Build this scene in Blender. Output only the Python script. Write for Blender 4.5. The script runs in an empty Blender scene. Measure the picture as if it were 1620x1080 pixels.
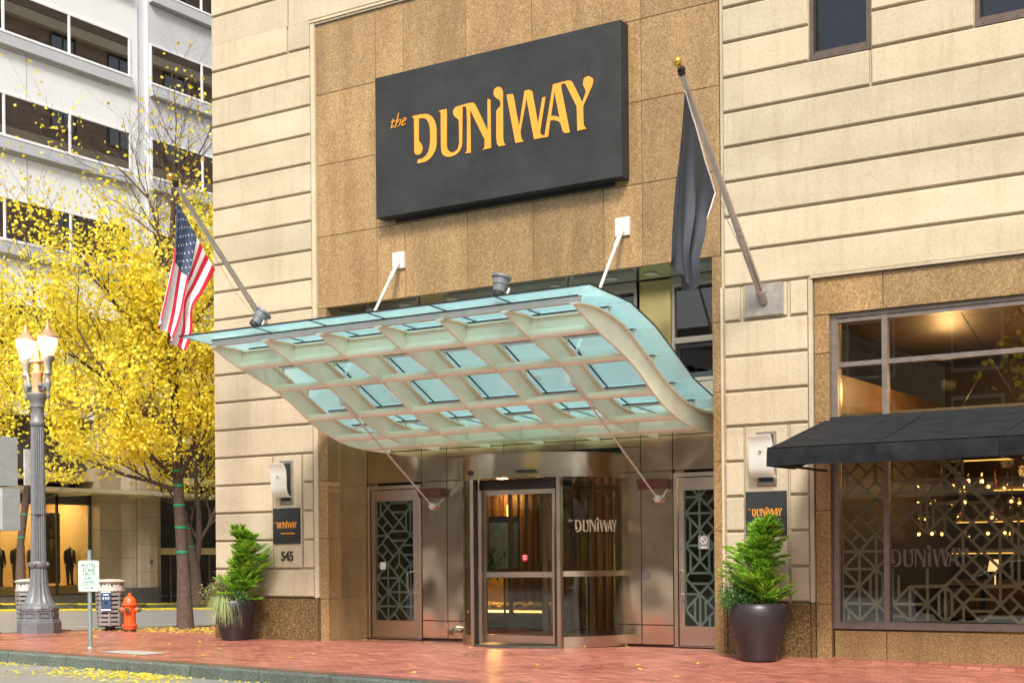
import bpy, bmesh, math, random
from mathutils import Vector, Matrix
R_ = math.radians
S = bpy.context.scene
COL = S.collection

# ------------------------------------------------------------------ camera
A = R_(32.95); RHO = 0.0087
cam_d = bpy.data.cameras.new('camera'); cam = bpy.data.objects.new('camera', cam_d); COL.objects.link(cam)
Fv = Vector((-math.sin(A), math.cos(A), 0)); Rv = Vector((math.cos(A), math.sin(A), 0)); Uv = Vector((0, 0, 1))
R2 = Rv*math.cos(RHO) - Uv*math.sin(RHO); U2 = Uv*math.cos(RHO) + Rv*math.sin(RHO)
M = Matrix((R2, U2, -Fv)).transposed().to_4x4(); M.translation = Vector((15.386, -18.0, 1.3))
cam.matrix_world = M
cam_d.sensor_width = 36; cam_d.lens = 2282/1620*36; cam_d.shift_y = 344/1620; cam_d.clip_end = 600
S.camera = cam
# ------------------------------------------------------------------ world, sun, exposure
SUN_EL, SUN_AZ = R_(46), R_(152)
w = bpy.data.worlds.new('World'); S.world = w; w.use_nodes = True
nt = w.node_tree; bg = nt.nodes['Background']
sky = nt.nodes.new('ShaderNodeTexSky'); sky.sky_type = 'NISHITA'; sky.sun_disc = False
sky.sun_elevation = SUN_EL; sky.sun_rotation = SUN_AZ; sky.dust_density = 6; sky.air_density = 1.2
hs = nt.nodes.new('ShaderNodeHueSaturation'); hs.inputs['Saturation'].default_value = 0.35
nt.links.new(sky.outputs[0], hs.inputs['Color']); nt.links.new(hs.outputs[0], bg.inputs[0]); bg.inputs[1].default_value = 0.095
sd = bpy.data.lights.new('sun', 'SUN'); sd.energy = 2.1; sd.angle = R_(12); sd.color = (1, .95, .87)
so = bpy.data.objects.new('sun', sd); COL.objects.link(so)
sdir = Vector((math.sin(SUN_AZ)*math.cos(SUN_EL), math.cos(SUN_AZ)*math.cos(SUN_EL), math.sin(SUN_EL)))
so.rotation_euler = sdir.to_track_quat('Z', 'Y').to_euler()
S.view_settings.view_transform = 'Standard'; S.view_settings.look = 'None'; S.view_settings.gamma = 1
S.view_settings.exposure = 1.0

# ------------------------------------------------------------------ materials
def nodes(name):
    m = bpy.data.materials.new(name); m.use_nodes = True
    return m, m.node_tree, m.node_tree.nodes['Principled BSDF']
def coords(nt, kind='Object', scale=(1, 1, 1)):
    tc = nt.nodes.new('ShaderNodeTexCoord'); mp = nt.nodes.new('ShaderNodeMapping'); mp.inputs['Scale'].default_value = scale
    nt.links.new(tc.outputs[kind], mp.inputs[0]); return mp.outputs[0]
def noise(nt, vec, scale, detail=4, rough=.6):
    n = nt.nodes.new('ShaderNodeTexNoise'); n.inputs['Scale'].default_value = scale; n.inputs['Detail'].default_value = detail
    n.inputs['Roughness'].default_value = rough; nt.links.new(vec, n.inputs['Vector']); return n.outputs['Fac']
def ramp(nt, fac, stops):
    r = nt.nodes.new('ShaderNodeValToRGB'); e = r.color_ramp.elements
    while len(e) < len(stops): e.new(.5)
    for k, (p, c) in enumerate(stops): e[k].position = p; e[k].color = (*c, 1) if len(c) == 3 else c
    nt.links.new(fac, r.inputs[0]); return r.outputs[0]
def mixc(nt, a, b, fac, mode='MIX'):
    m = nt.nodes.new('ShaderNodeMix'); m.data_type = 'RGBA'; m.blend_type = mode
    for sock, v in ((m.inputs[0], fac), (m.inputs[6], a), (m.inputs[7], b)):
        if hasattr(v, 'links') or isinstance(v, bpy.types.NodeSocket): nt.links.new(v, sock)
        elif isinstance(v, (int, float)): sock.default_value = v
        else: sock.default_value = (*v, 1)
    return m.outputs[2]
def bump(nt, h, bsdf, strength=.3, dist=.01):
    b = nt.nodes.new('ShaderNodeBump'); b.inputs['Strength'].default_value = strength; b.inputs['Distance'].default_value = dist
    nt.links.new(h, b.inputs['Height']); nt.links.new(b.outputs[0], bsdf.inputs['Normal'])
def slabvar(nt, c, lo=.82, hi=1.06):
    g = nt.nodes.new('ShaderNodeNewGeometry')
    return mixc(nt, c, ramp(nt, g.outputs['Random Per Island'], [(0, (lo,)*3), (.5, (.95, .94, .93)), (1, (hi, hi*.99, hi*.97))]), 1.0, 'MULTIPLY')
def simple(name, c, rough=.6, metal=0, var=.18, scale=8, bmp=0, emit=None, es=0, spec=None):
    m, nt, b = nodes(name); v = coords(nt)
    n = noise(nt, v, scale)
    lo = tuple(x*(1-var) for x in c); hi = tuple(min(1, x*(1+var)) for x in c)
    nt.links.new(ramp(nt, n, [(.3, lo), (.7, hi)]), b.inputs['Base Color'])
    b.inputs['Roughness'].default_value = rough; b.inputs['Metallic'].default_value = metal
    if spec is not None: b.inputs['Specular IOR Level'].default_value = spec
    if bmp: bump(nt, noise(nt, v, scale*6, 3), b, bmp, .01)
    if emit: b.inputs['Emission Color'].default_value = (*emit, 1); b.inputs['Emission Strength'].default_value = es
    return m
def limestone():
    m, nt, b = nodes('limestone'); v = coords(nt)
    big = noise(nt, coords(nt, scale=(.5, .5, .9)), 1.6, 5)
    fine = noise(nt, v, 26, 5, .7)
    streak = noise(nt, coords(nt, scale=(5, 5, .45)), 2.2, 5)
    c = ramp(nt, big, [(.3, (.42, .352, .245)), (.7, (.52, .445, .32))])
    c = mixc(nt, c, ramp(nt, fine, [(.25, (.62, .60, .56)), (.5, (1, 1, 1)), (.8, (1.0, 1.0, 1.0))]), .7, 'MULTIPLY')
    c = mixc(nt, c, ramp(nt, streak, [(.33, (.78, .74, .66)), (.5, (1, 1, 1))]), .35, 'MULTIPLY')
    vo = nt.nodes.new('ShaderNodeTexVoronoi'); vo.inputs['Scale'].default_value = 34; nt.links.new(v, vo.inputs['Vector'])
    pit = ramp(nt, vo.outputs['Distance'], [(.06, (.55, .5, .42)), (.12, (1, 1, 1))])
    msk = ramp(nt, noise(nt, v, 3, 3), [(.5, (0, 0, 0)), (.6, (1, 1, 1))])
    c = mixc(nt, c, mixc(nt, c, pit, 1.0, 'MULTIPLY'), msk)
    c = slabvar(nt, c, .86, 1.05)
    nt.links.new(c, b.inputs['Base Color']); b.inputs['Roughness'].default_value = .85
    bump(nt, fine, b, .3, .006); return m
def granite(name, dark, mid, light, gloss=.35):
    m, nt, b = nodes(name); v = coords(nt)
    n = noise(nt, v, 48, 3, .8); n2 = noise(nt, v, 1.3, 4); n3 = noise(nt, coords(nt, scale=(2.5, 2.5, .3)), 1.5, 4)
    c = ramp(nt, n, [(.30, dark), (.5, mid), (.66, light)])
    c = mixc(nt, c, ramp(nt, n2, [(.3, (.8, .78, .75)), (.7, (1, 1, 1))]), .8, 'MULTIPLY')
    c = mixc(nt, c, ramp(nt, n3, [(.35, (.74, .70, .67)), (.6, (1, 1, 1))]), .7, 'MULTIPLY')
    c = slabvar(nt, c, .80, 1.08)
    nt.links.new(c, b.inputs['Base Color']); b.inputs['Roughness'].default_value = gloss
    return m
def steel(name='brushed_steel', c=(.86, .71, .52), rough=.17, wav=.55, wdist=.14):
    m, nt, b = nodes(name); v = coords(nt)
    nt.links.new(ramp(nt, noise(nt, coords(nt, scale=(1, 1, .6)), .9, 4), [(.3, tuple(x*.86 for x in c)), (.7, c)]), b.inputs['Base Color'])
    b.inputs['Metallic'].default_value = 1
    nt.links.new(ramp(nt, noise(nt, coords(nt, scale=(1, 1, 1)), 2, 3), [(.3, (rough*.85,)*3), (.7, (rough*1.15,)*3)]), b.inputs['Roughness'])
    bump(nt, noise(nt, coords(nt, scale=(1.2, 1, .8)), 1.0, 1), b, wav, wdist); return m
def glassm(name, tint=(.8, .85, .82), refl=.10, rough=.0, milk=0, milkc=(.5, .7, .65), trans_tint=True):
    m = bpy.data.materials.new(name); m.use_nodes = True; nt = m.node_tree; nt.nodes.clear()
    out = nt.nodes.new('ShaderNodeOutputMaterial'); tr = nt.nodes.new('ShaderNodeBsdfTransparent'); tr.inputs[0].default_value = (*tint, 1)
    gl = nt.nodes.new('ShaderNodeBsdfGlossy'); gl.inputs['Roughness'].default_value = rough; gl.inputs[0].default_value = (1, 1, 1, 1)
    lw = nt.nodes.new('ShaderNodeLayerWeight'); lw.inputs[0].default_value = .5
    pw = nt.nodes.new('ShaderNodeMath'); pw.operation = 'POWER'; pw.inputs[1].default_value = 3; nt.links.new(lw.outputs['Facing'], pw.inputs[0])
    ma = nt.nodes.new('ShaderNodeMath'); ma.operation = 'MULTIPLY_ADD'; ma.inputs[1].default_value = .6; ma.inputs[2].default_value = refl; nt.links.new(pw.outputs[0], ma.inputs[0])
    ma.use_clamp = True
    base = tr.outputs[0]
    if milk:
        df = nt.nodes.new('ShaderNodeBsdfDiffuse'); tl = nt.nodes.new('ShaderNodeBsdfTranslucent')
        for q in (df, tl): q.inputs[0].default_value = (*milkc, 1)
        ms = nt.nodes.new('ShaderNodeMixShader'); ms.inputs[0].default_value = .7; nt.links.new(df.outputs[0], ms.inputs[1]); nt.links.new(tl.outputs[0], ms.inputs[2])
        m2 = nt.nodes.new('ShaderNodeMixShader'); m2.inputs[0].default_value = milk
        nt.links.new(tr.outputs[0], m2.inputs[1]); nt.links.new(ms.outputs[0], m2.inputs[2]); base = m2.outputs[0]
    mx = nt.nodes.new('ShaderNodeMixShader'); nt.links.new(ma.outputs[0], mx.inputs[0]); nt.links.new(base, mx.inputs[1]); nt.links.new(gl.outputs[0], mx.inputs[2])
    nt.links.new(mx.outputs[0], out.inputs[0]); return m
def brickwork(name, c1, c2, mortar, bw=.2, bh=.1, rough=.6, scale=1, msize=.006, rot=None, leafy=False):
    m, nt, b = nodes(name); v = coords(nt, scale=(scale,)*3)
    if rot:
        v.node.inputs['Rotation'].default_value = rot
    br = nt.nodes.new('ShaderNodeTexBrick'); nt.links.new(v, br.inputs['Vector'])
    br.inputs['Color1'].default_value = (*c1, 1); br.inputs['Color2'].default_value = (*c2, 1); br.inputs['Mortar'].default_value = (*mortar, 1)
    br.inputs['Scale'].default_value = 1; br.inputs['Brick Width'].default_value = bw; br.inputs['Row Height'].default_value = bh; br.inputs['Mortar Size'].default_value = msize
    c = mixc(nt, br.outputs['Color'], ramp(nt, noise(nt, coords(nt), .8, 5), [(.3, (.72, .68, .66)), (.65, (1, 1, 1))]), .9, 'MULTIPLY')
    c = mixc(nt, c, ramp(nt, noise(nt, coords(nt), 9, 4), [(.3, (.8, .78, .78)), (.7, (1, 1, 1))]), .7, 'MULTIPLY')
    nt.links.new(c, b.inputs['Base Color'])
    nt.links.new(ramp(nt, noise(nt, coords(nt), .5, 3), [(.35, (rough*.6,)*3), (.65, (rough,)*3)]), b.inputs['Roughness'])
    bump(nt, br.outputs['Fac'], b, -.4, .004); return m
def leafmat(name, cols, transl=.45):
    m = bpy.data.materials.new(name); m.use_nodes = True; nt = m.node_tree; nt.nodes.clear()
    out = nt.nodes.new('ShaderNodeOutputMaterial'); oi = nt.nodes.new('ShaderNodeNewGeometry')
    c = ramp(nt, oi.outputs['Random Per Island'], [(k/(len(cols)-1), q) for k, q in enumerate(cols)])
    df = nt.nodes.new('ShaderNodeBsdfPrincipled'); tl = nt.nodes.new('ShaderNodeBsdfTranslucent'); df.inputs['Roughness'].default_value = .5
    nt.links.new(c, df.inputs['Base Color']); nt.links.new(c, tl.inputs[0])
    ms = nt.nodes.new('ShaderNodeMixShader'); ms.inputs[0].default_value = transl
    nt.links.new(df.outputs[0], ms.inputs[1]); nt.links.new(tl.outputs[0], ms.inputs[2]); nt.links.new(ms.outputs[0], out.inputs[0]); return m

LIME = limestone()
GRAN = granite('brown_granite', (.18, .11, .042), (.325, .205, .09), (.52, .37, .20), .25)
GRAN_D = granite('dark_brown_granite', (.045, .03, .013), (.14, .09, .04), (.36, .25, .12), .25)
STEEL = steel(); STEEL_F = steel('steel_trim', (.70, .59, .47), .32, .1, .02)
BRONZE = simple('bronze_frame', (.16, .125, .10), .35, .8)
GLASS = glassm('clear_glass', (.72, .73, .70), .045)
GLASS_D = glassm('dark_window_glass', (.35, .37, .36), .16)
BLACKP = simple('black_paint', (.012, .012, .013), .5, 0, .4, 3)
PAINT_G = simple('pale_green_paint', (.78, .76, .59), .38, 0, .07, 3)
CGLASS = glassm('green_canopy_glass', (.70, .92, .96), .05, .03, .52, (.70, .95, 1.0))
CHROME = simple('polished_metal', (.6, .58, .55), .22, 1, .1)
ALU = simple('grey_aluminium', (.21, .175, .155), .45, .5)
GOLD = simple('gold_lettering', (.72, .29, .03), .5, 0, .04, 3)
DARKBOX = simple('black_rubber', (.01, .01, .01), .6)
WHITE_FROST = simple('frosted_glass', (.86, .88, .84), .35, 0, .05, 3)
CONC = simple('concrete', (.30, .29, .27), .85, 0, .25, 3, .3)

# ------------------------------------------------------------------ mesh helpers
ORG = {}
class MB:
    def __init__(s): s.v = []; s.f = []; s.m = []; s.cm = 0
    def add(s, vs, fs):
        n = len(s.v); s.v += [tuple(p) for p in vs]; s.f += [tuple(i+n for i in f) for f in fs]; s.m += [s.cm]*len(fs); return s
    def box(s, x0, x1, y0, y1, z0, z1):
        return s.add([(x, y, z) for x in (x0, x1) for y in (y0, y1) for z in (z0, z1)],
                     [(0, 1, 3, 2), (4, 6, 7, 5), (0, 4, 5, 1), (2, 3, 7, 6), (0, 2, 6, 4), (1, 5, 7, 3)])
    def cbox(s, x0, x1, y0, y1, z0, z1, c=.01):     # front (low y) edges chamfered
        o = [(x0, z0), (x1, z0), (x1, z1), (x0, z1)]; i = [(x0+c, z0+c), (x1-c, z0+c), (x1-c, z1-c), (x0+c, z1-c)]
        v = [(x, y1, z) for x, z in o]+[(x, y0+c, z) for x, z in o]+[(x, y0, z) for x, z in i]
        f = [(8, 9, 10, 11), (3, 2, 1, 0)]
        for k in range(4):
            l = (k+1) % 4; f += [(k, l, l+4, k+4), (k+4, l+4, l+8, k+8)]
        return s.add(v, f)
    def prism(s, poly, axis, a, b):                 # poly in the two other axes, extruded a..b
        n = len(poly)
        def P(p, t): return {'x': (t, p[0], p[1]), 'y': (p[0], t, p[1]), 'z': (p[0], p[1], t)}[axis]
        return s.add([P(p, a) for p in poly]+[P(p, b) for p in poly],
                     [tuple(range(n)), tuple(range(2*n-1, n-1, -1))]+[(k, k+n, (k+1) % n+n, (k+1) % n) for k in range(n)])
    def tube(s, pts, r, n=8, cap=True):
        pts = [Vector(p) for p in pts]; rs = r if isinstance(r, (list, tuple)) else [r]*len(pts)
        vs = []; up = None
        for k, p in enumerate(pts):
            d = (pts[min(k+1, len(pts)-1)]-pts[max(k-1, 0)]).normalized()
            if up is None: up = Vector((0, 0, 1)) if abs(d.z) < .9 else Vector((1, 0, 0))
            a = d.cross(up).normalized(); b = a.cross(d).normalized(); up = b
            for q in range(n):
                t = 2*math.pi*q/n; vs.append(p+(a*math.cos(t)+b*math.sin(t))*rs[k])
        fs = [(k*n+q, k*n+(q+1) % n, (k+1)*n+(q+1) % n, (k+1)*n+q) for k in range(len(pts)-1) for q in range(n)]
        if cap: fs += [tuple(range(n-1, -1, -1)), tuple((len(pts)-1)*n+q for q in range(n))]
        return s.add(vs, fs)
    def lathe(s, prof, c, n=24, flute=0, fl=(0, 0)):   # prof [(r,z)], c centre
        vs = []
        for r, z in prof:
            for q in range(n):
                t = 2*math.pi*q/n; rr = r
                if flute and fl[0] <= z <= fl[1]: rr = r*(1-flute*(.5+.5*math.cos(t*n/2.0))) 
                vs.append((c[0]+rr*math.cos(t), c[1]+rr*math.sin(t), c[2]+z))
        L = len(prof)
        fs = [(k*n+q, k*n+(q+1) % n, (k+1)*n+(q+1) % n, (k+1)*n+q) for k in range(L-1) for q in range(n)]
        fs += [tuple(range(n-1, -1, -1)), tuple((L-1)*n+q for q in range(n))]
        return s.add(vs, fs)
    def ball(s, c, r, n=12, sz=1):
        return s.lathe([(r*math.sin(math.pi*k/8)+1e-4, -r*sz*math.cos(math.pi*k/8)) for k in range(9)], c, n)
    def build(s, name, mats, parent=None, smooth=False, org=None, kind=None):
        if not isinstance(mats, (list, tuple)): mats = [mats]
        if parent is not None: o0 = ORG[parent.name] if org is None else Vector(org)
        elif org is None:
            xs = [p[0] for p in s.v]; ys = [p[1] for p in s.v]; zs = [p[2] for p in s.v]
            o0 = Vector(((min(xs)+max(xs))/2, (min(ys)+max(ys))/2, min(zs)))
        else: o0 = Vector(org)
        me = bpy.data.meshes.new(name); me.from_pydata([tuple(Vector(p)-o0) for p in s.v], [], s.f)
        for m in mats: me.materials.append(m)
        if len(mats) > 1: me.polygons.foreach_set('material_index', s.m)
        bm = bmesh.new(); bm.from_mesh(me); bmesh.ops.recalc_face_normals(bm, faces=bm.faces); bm.to_mesh(me); bm.free()
        if smooth:
            me.polygons.foreach_set('use_smooth', [True]*len(me.polygons))
            try: me.set_sharp_from_angle(angle=R_(38))
            except Exception: pass
        me.update()
        o = bpy.data.objects.new(name, me); COL.objects.link(o); ORG[o.name] = o0
        if parent is not None: o.parent = parent; o.location = o0-ORG[parent.name]
        else: o.location = o0
        if kind: o['kind'] = kind
        return o
def thing(name, label, cat, loc=(0, 0, 0), group=None):
    o = bpy.data.objects.new(name, None); COL.objects.link(o); o.location = loc; o.empty_display_size = .1
    ORG[o.name] = Vector(loc); o['label'] = label; o['category'] = cat
    if group: o['group'] = group
    return o
def tag(o, label, cat, group=None):
    o['label'] = label; o['category'] = cat
    if group: o['group'] = group
    return o
def dup(root, loc, rz=0, label=None, group=None, sc=None):
    r = root.copy(); COL.objects.link(r); r.location = loc; r.rotation_euler = (0, 0, rz); ORG[r.name] = Vector(loc)
    if sc: r.scale = sc
    if label: r['label'] = label
    if group: r['group'] = group
    for ch in list(root.children):
        c = ch.copy(); COL.objects.link(c); c.parent = r
        for g in list(ch.children):
            d = g.copy(); COL.objects.link(d); d.parent = c
    return r
def text_mesh(name, body, mat, parent, loc, size, xdir=(1, 0, 0), sx=1, shear=0, align='CENTER', ext=.003):
    cu = bpy.data.curves.new('t', 'FONT'); cu.body = body; cu.size = size; cu.align_x = align; cu.align_y = 'CENTER'; cu.extrude = ext; cu.shear = shear; cu.offset = size*.018
    t = bpy.data.objects.new('t', cu); COL.objects.link(t); bpy.context.view_layer.update()
    me = bpy.data.meshes.new_from_object(t.evaluated_get(bpy.context.evaluated_depsgraph_get()))
    X = Vector(xdir).normalized(); Z = Vector((0, 0, 1)); N = X.cross(Z)
    b = MB(); b.v = [tuple(Vector(loc)+X*(v.co.x*sx)+Z*v.co.y+N*v.co.z) for v in me.vertices]
    b.f = [tuple(p.vertices) for p in me.polygons]; b.m = [0]*len(b.f)
    bpy.data.objects.remove(t); bpy.data.curves.remove(cu); bpy.data.meshes.remove(me)
    return b.build(name, mat, parent)

# ------------------------------------------------------------------ the hotel's wordmark, in metres on the big sign
LOGO = {'D': [(0.719, 1.46), (0.77, 1.471), (0.877, 1.468), (0.984, 1.46), (1.05, 1.438), (1.102, 1.397), (1.148, 1.33), (1.174, 1.261), (1.186, 1.185), (1.184, 1.036), (1.179, 0.94), (1.156, 0.869), (1.096, 0.794), (1.029, 0.751), (0.963, 0.731), (0.816, 0.73), (0.83, 0.787), (0.917, 0.792), (0.984, 0.822), (1.031, 0.879), (1.055, 0.961), (1.066, 1.055), (1.063, 1.205), (1.048, 1.294), (1.016, 1.353), (0.976, 1.392), (0.923, 1.406), (0.853, 1.408), (0.85, 1.069), (0.886, 1.031), (0.912, 0.984), (0.918, 0.94), (0.904, 0.888), (0.871, 0.862), (0.824, 0.86), (0.784, 0.878), (0.764, 0.911), (0.764, 1.148), (0.763, 1.423), (0.75, 1.442)], 'UN': [(1.222, 1.461), (1.274, 1.466), (1.376, 1.468), (1.38, 1.364), (1.373, 0.898), (1.385, 0.854), (1.424, 0.81), (1.469, 0.792), (1.528, 0.797), (1.58, 0.833), (1.602, 0.903), (1.603, 1.009), (1.6, 1.252), (1.578, 1.282), (1.533, 1.316), (1.501, 1.359), (1.495, 1.408), (1.515, 1.447), (1.561, 1.468), (1.664, 1.473), (1.766, 1.481), (1.856, 1.475), (1.887, 1.454), (1.918, 1.407), (2.12, 1.011), (2.121, 1.47), (2.146, 1.479), (2.174, 1.46), (2.176, 0.747), (2.025, 0.743), (2.061, 0.776), (2.065, 0.895), (2.04, 0.936), (1.807, 1.379), (1.813, 0.734), (1.707, 0.741), (1.743, 0.775), (1.75, 1.194), (1.744, 1.406), (1.727, 1.441), (1.67, 1.449), (1.663, 1.209), (1.658, 0.947), (1.651, 0.853), (1.605, 0.787), (1.54, 0.749), (1.449, 0.732), (1.371, 0.744), (1.306, 0.781), (1.274, 0.829), (1.266, 0.916), (1.266, 1.278), (1.267, 1.427), (1.248, 1.449)], 'I': [(2.23, 1.561), (2.246, 1.605), (2.297, 1.628), (2.352, 1.613), (2.385, 1.57), (2.395, 1.522), (2.393, 0.86), (2.403, 0.785), (2.435, 0.746), (2.321, 0.747), (2.284, 0.786), (2.274, 0.88), (2.278, 1.276), (2.305, 1.308), (2.345, 1.329), (2.354, 1.382), (2.339, 1.422), (2.273, 1.47), (2.236, 1.518)], 'W': [(2.459, 1.483), (2.561, 1.476), (2.581, 1.444), (2.672, 0.971), (2.773, 1.481), (2.852, 1.486), (2.904, 1.452), (2.999, 0.96), (3.076, 1.327), (3.13, 1.333), (3.041, 0.886), (3.034, 0.832), (3.06, 0.786), (3.109, 0.778), (3.258, 1.486), (3.503, 1.495), (3.559, 1.482), (3.584, 1.452), (3.741, 1.141), (3.802, 1.276), (3.796, 1.31), (3.759, 1.381), (3.76, 1.446), (3.786, 1.485), (3.854, 1.496), (3.91, 1.456), (3.925, 1.41), (3.909, 1.354), (3.756, 1.079), (3.76, 0.829), (3.778, 0.783), (3.816, 0.757), (3.659, 0.751), (3.65, 1.098), (3.632, 1.134), (3.462, 1.464), (3.401, 1.464), (3.394, 1.417), (3.533, 0.751), (3.457, 0.75), (3.419, 0.778), (3.376, 0.911), (3.338, 0.945), (3.268, 0.971), (3.206, 0.974), (3.169, 0.749), (2.929, 0.75), (2.807, 1.364), (2.695, 0.9), (2.707, 0.809), (2.726, 0.773), (2.762, 0.75), (2.607, 0.748)], 'H': [(3.282, 1.382), (3.364, 0.99), (3.32, 1.016), (3.269, 1.032), (3.221, 1.034)], 'T': [[(0.363, 1.491), (0.318, 1.353), (0.337, 1.354), (0.374, 1.384)], [(0.315, 1.448), (0.399, 1.455)], [(0.471, 1.566), (0.396, 1.347)], [(0.424, 1.408), (0.479, 1.463), (0.511, 1.458), (0.487, 1.382), (0.451, 1.356)], [(0.547, 1.405), (0.606, 1.434), (0.61, 1.459), (0.588, 1.466), (0.552, 1.444), (0.528, 1.39), (0.537, 1.356), (0.56, 1.359), (0.592, 1.379)]]}
def logo_mb(o, s, y, th=.006, the=True):
    """o = (x, z) lower left of the sign panel, s = scale, y = plane of the letter fronts"""
    b = MB(); cu = bpy.data.curves.new('l', 'CURVE'); cu.dimensions = '2D'; cu.fill_mode = 'BOTH'; cu.extrude = th/2
    for k in ('D', 'UN', 'I', 'W', 'H'):
        sp = cu.splines.new('POLY'); pts = LOGO[k]; sp.points.add(len(pts)-1); sp.use_cyclic_u = True
        for q, (x, z) in enumerate(pts): sp.points[q].co = (x, z, 0, 1)
    t = bpy.data.objects.new('l', cu); COL.objects.link(t); bpy.context.view_layer.update()
    me = bpy.data.meshes.new_from_object(t.evaluated_get(bpy.context.evaluated_depsgraph_get()))
    b.add([(o[0]+v.co.x*s, y-v.co.z, o[1]+v.co.y*s) for v in me.vertices], [tuple(p.vertices) for p in me.polygons])
    bpy.data.objects.remove(t); bpy.data.curves.remove(cu); bpy.data.meshes.remove(me)
    if the:
        for q, st in enumerate(LOGO['T']):
            b.tube([(o[0]+x*s, y-.0007*q, o[1]+z*s) for x, z in st], .0095*s, 6)
    return b

# ------------------------------------------------------------------ geometric screen printed on glass
def seg_lattice(x0, x1, z0, z1, y, a, wd, seed, keep=None):
    rnd = random.Random(seed); b = MB(); segs = set()
    def sg(p, q):
        p = (round(p[0], 4), round(p[1], 4)); q = (round(q[0], 4), round(q[1], 4)); segs.add((min(p, q), max(p, q)))
    nx = int((x1-x0)/a)+3; nz = int((z1-z0)/a)+3
    for i in range(-1, nx):
        for j in range(-1, nz):
            if (i+j) % 2: continue
            cx, cz = x0+i*a, z0+j*a
            N, E, Sq, Wq = (cx, cz+a), (cx+a, cz), (cx, cz-a), (cx-a, cz)
            sg(N, E); sg(E, Sq); sg(Sq, Wq); sg(Wq, N)
            k = rnd.random()
            if k < .28: sg(N, Sq); sg(Wq, E)
            elif k < .42: sg((cx, cz+a), (cx, cz)); sg((cx, cz), (cx-a/2, cz-a/2)); sg((cx, cz), (cx+a/2, cz-a/2))
            elif k < .62:
                for t in (-.36, 0, .36): sg((cx+t*a, cz-(1-abs(t))*a), (cx+t*a, cz+(1-abs(t))*a))
            elif k < .76:
                for t in (-.36, .3): sg((cx-(1-abs(t))*a, cz+t*a), (cx+(1-abs(t))*a, cz+t*a))
            elif k < 1: sg((cx-a/2, cz+a/2), (cx+a/2, cz-a/2)); sg((cx-a/2, cz-a/2), (cx, cz))
    def clip(poly):
        for ax, lim, sgn in ((0, x0, 1), (0, x1, -1), (1, z0, 1), (1, z1, -1)):
            out = []
            for k in range(len(poly)):
                p, q = poly[k-1], poly[k]; dp, dq = (p[ax]-lim)*sgn, (q[ax]-lim)*sgn
                if (dp >= 0) != (dq >= 0):
                    t = dp/(dp-dq); out.append((p[0]+(q[0]-p[0])*t, p[1]+(q[1]-p[1])*t))
                if dq >= 0: out.append(q)
            poly = out
            if not poly: return poly
        return poly
    for n, (p, q) in enumerate(sorted(segs)):
        mid = ((p[0]+q[0])/2, (p[1]+q[1])/2)
        if keep and not keep(*mid): continue
        d = (q[0]-p[0], q[1]-p[1]); L = math.hypot(*d)
        if L < .02: continue
        nx_, nz_ = -d[1]/L*wd/2, d[0]/L*wd/2
        poly = clip([(p[0]+nx_, p[1]+nz_), (q[0]+nx_, q[1]+nz_), (q[0]-nx_, q[1]-nz_), (p[0]-nx_, p[1]-nz_)])
        if len(poly) >= 3:
            yy = y+.0003*(n % 17); m = len(poly)
            b.add([(x, yy, z) for x, z in poly], [tuple(range(m))])
    return b

# ================================================================== GROUND
def lerp(a, b, t): return a+(b-a)*t
def kz(x): return .016-.0205*min(16, max(-2.5, x))
def fr(x): return 0 if x < 7 else -.03*(min(x, 30)-7)
def walk_z(x, y): return lerp(fr(x), kz(x), min(1, -y/4.6)) if y < 0 else -.02*y
def road_z(x, y):
    a = kz(x)-.155; b = -.11-.027*max(-6, y)+.02*max(0, -15-x)
    if x > -6.95: return a if y <= -4.65 else -.9
    t = min(1, max(0, (-7-x)/6)); return lerp(a, b, max(t, min(1, max(0, (y+4.6)/4.6)))) if y < 0 else b
def far_z(y): return -.09-.03*(y-13)
def sheet(name, xs, ys, zf, m, kind='structure'):
    b = MB(); v = [(x, y, zf(x, y)) for y in ys for x in xs]; n = len(xs)
    b.add(v, [(j*n+i, j*n+i+1, (j+1)*n+i+1, (j+1)*n+i) for j in range(len(ys)-1) for i in range(n-1)])
    o = b.build(name, m, org=(0, 0, 0), smooth=True); o['kind'] = kind; return o
def fr_range(a, b, st):
    n = max(1, int(round((b-a)/st))); return [a+(b-a)*k/n for k in range(n+1)]
PAVE = brickwork('red_brick_paving', (.70, .245, .18), (.40, .115, .08), (.17, .10, .08), .2, .1, .40, 1, .009)
def asphalt():
    m, nt, b = nodes('asphalt'); v = coords(nt)
    c = ramp(nt, noise(nt, v, 60, 3, .8), [(.3, (.19, .19, .185)), (.7, (.36, .355, .35))])
    c = mixc(nt, c, ramp(nt, noise(nt, coords(nt, scale=(1, .3, 1)), .8, 4), [(.3, (.7, .7, .7)), (.7, (1, 1, 1))]), .9, 'MULTIPLY')
    nt.links.new(c, b.inputs['Base Color']); b.inputs['Roughness'].default_value = .38; return m
ROAD = asphalt()
KERB = granite('wet_kerb_stone', (.035, .05, .045), (.10, .125, .112), (.24, .27, .24), .3)
sheet('ground', [-300, 300], [-300, 300], lambda x, y: -1.6, CONC)
sheet('road', fr_range(-25.5, -7.0, 1.0)+[-6.9]+fr_range(-6.0, 60, 1.5), fr_range(-60, -4.7, 1.5)+[-4.6]+fr_range(-4.0, 70, 1.0), road_z, ROAD)
sheet('pavement', fr_range(-7.0, 30, .5), fr_range(-4.6, 1.4, .25), walk_z, PAVE)
sheet('side_pavement', fr_range(-7.0, -2.3, .5), fr_range(1.4, 60, .8), walk_z, PAVE)
sheet('far_pavement', [-31, -25.6], fr_range(-60, 80, 2), lambda x, y: far_z(y), CONC)
b = MB(); rnd = random.Random(3); x = -7.3
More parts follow.
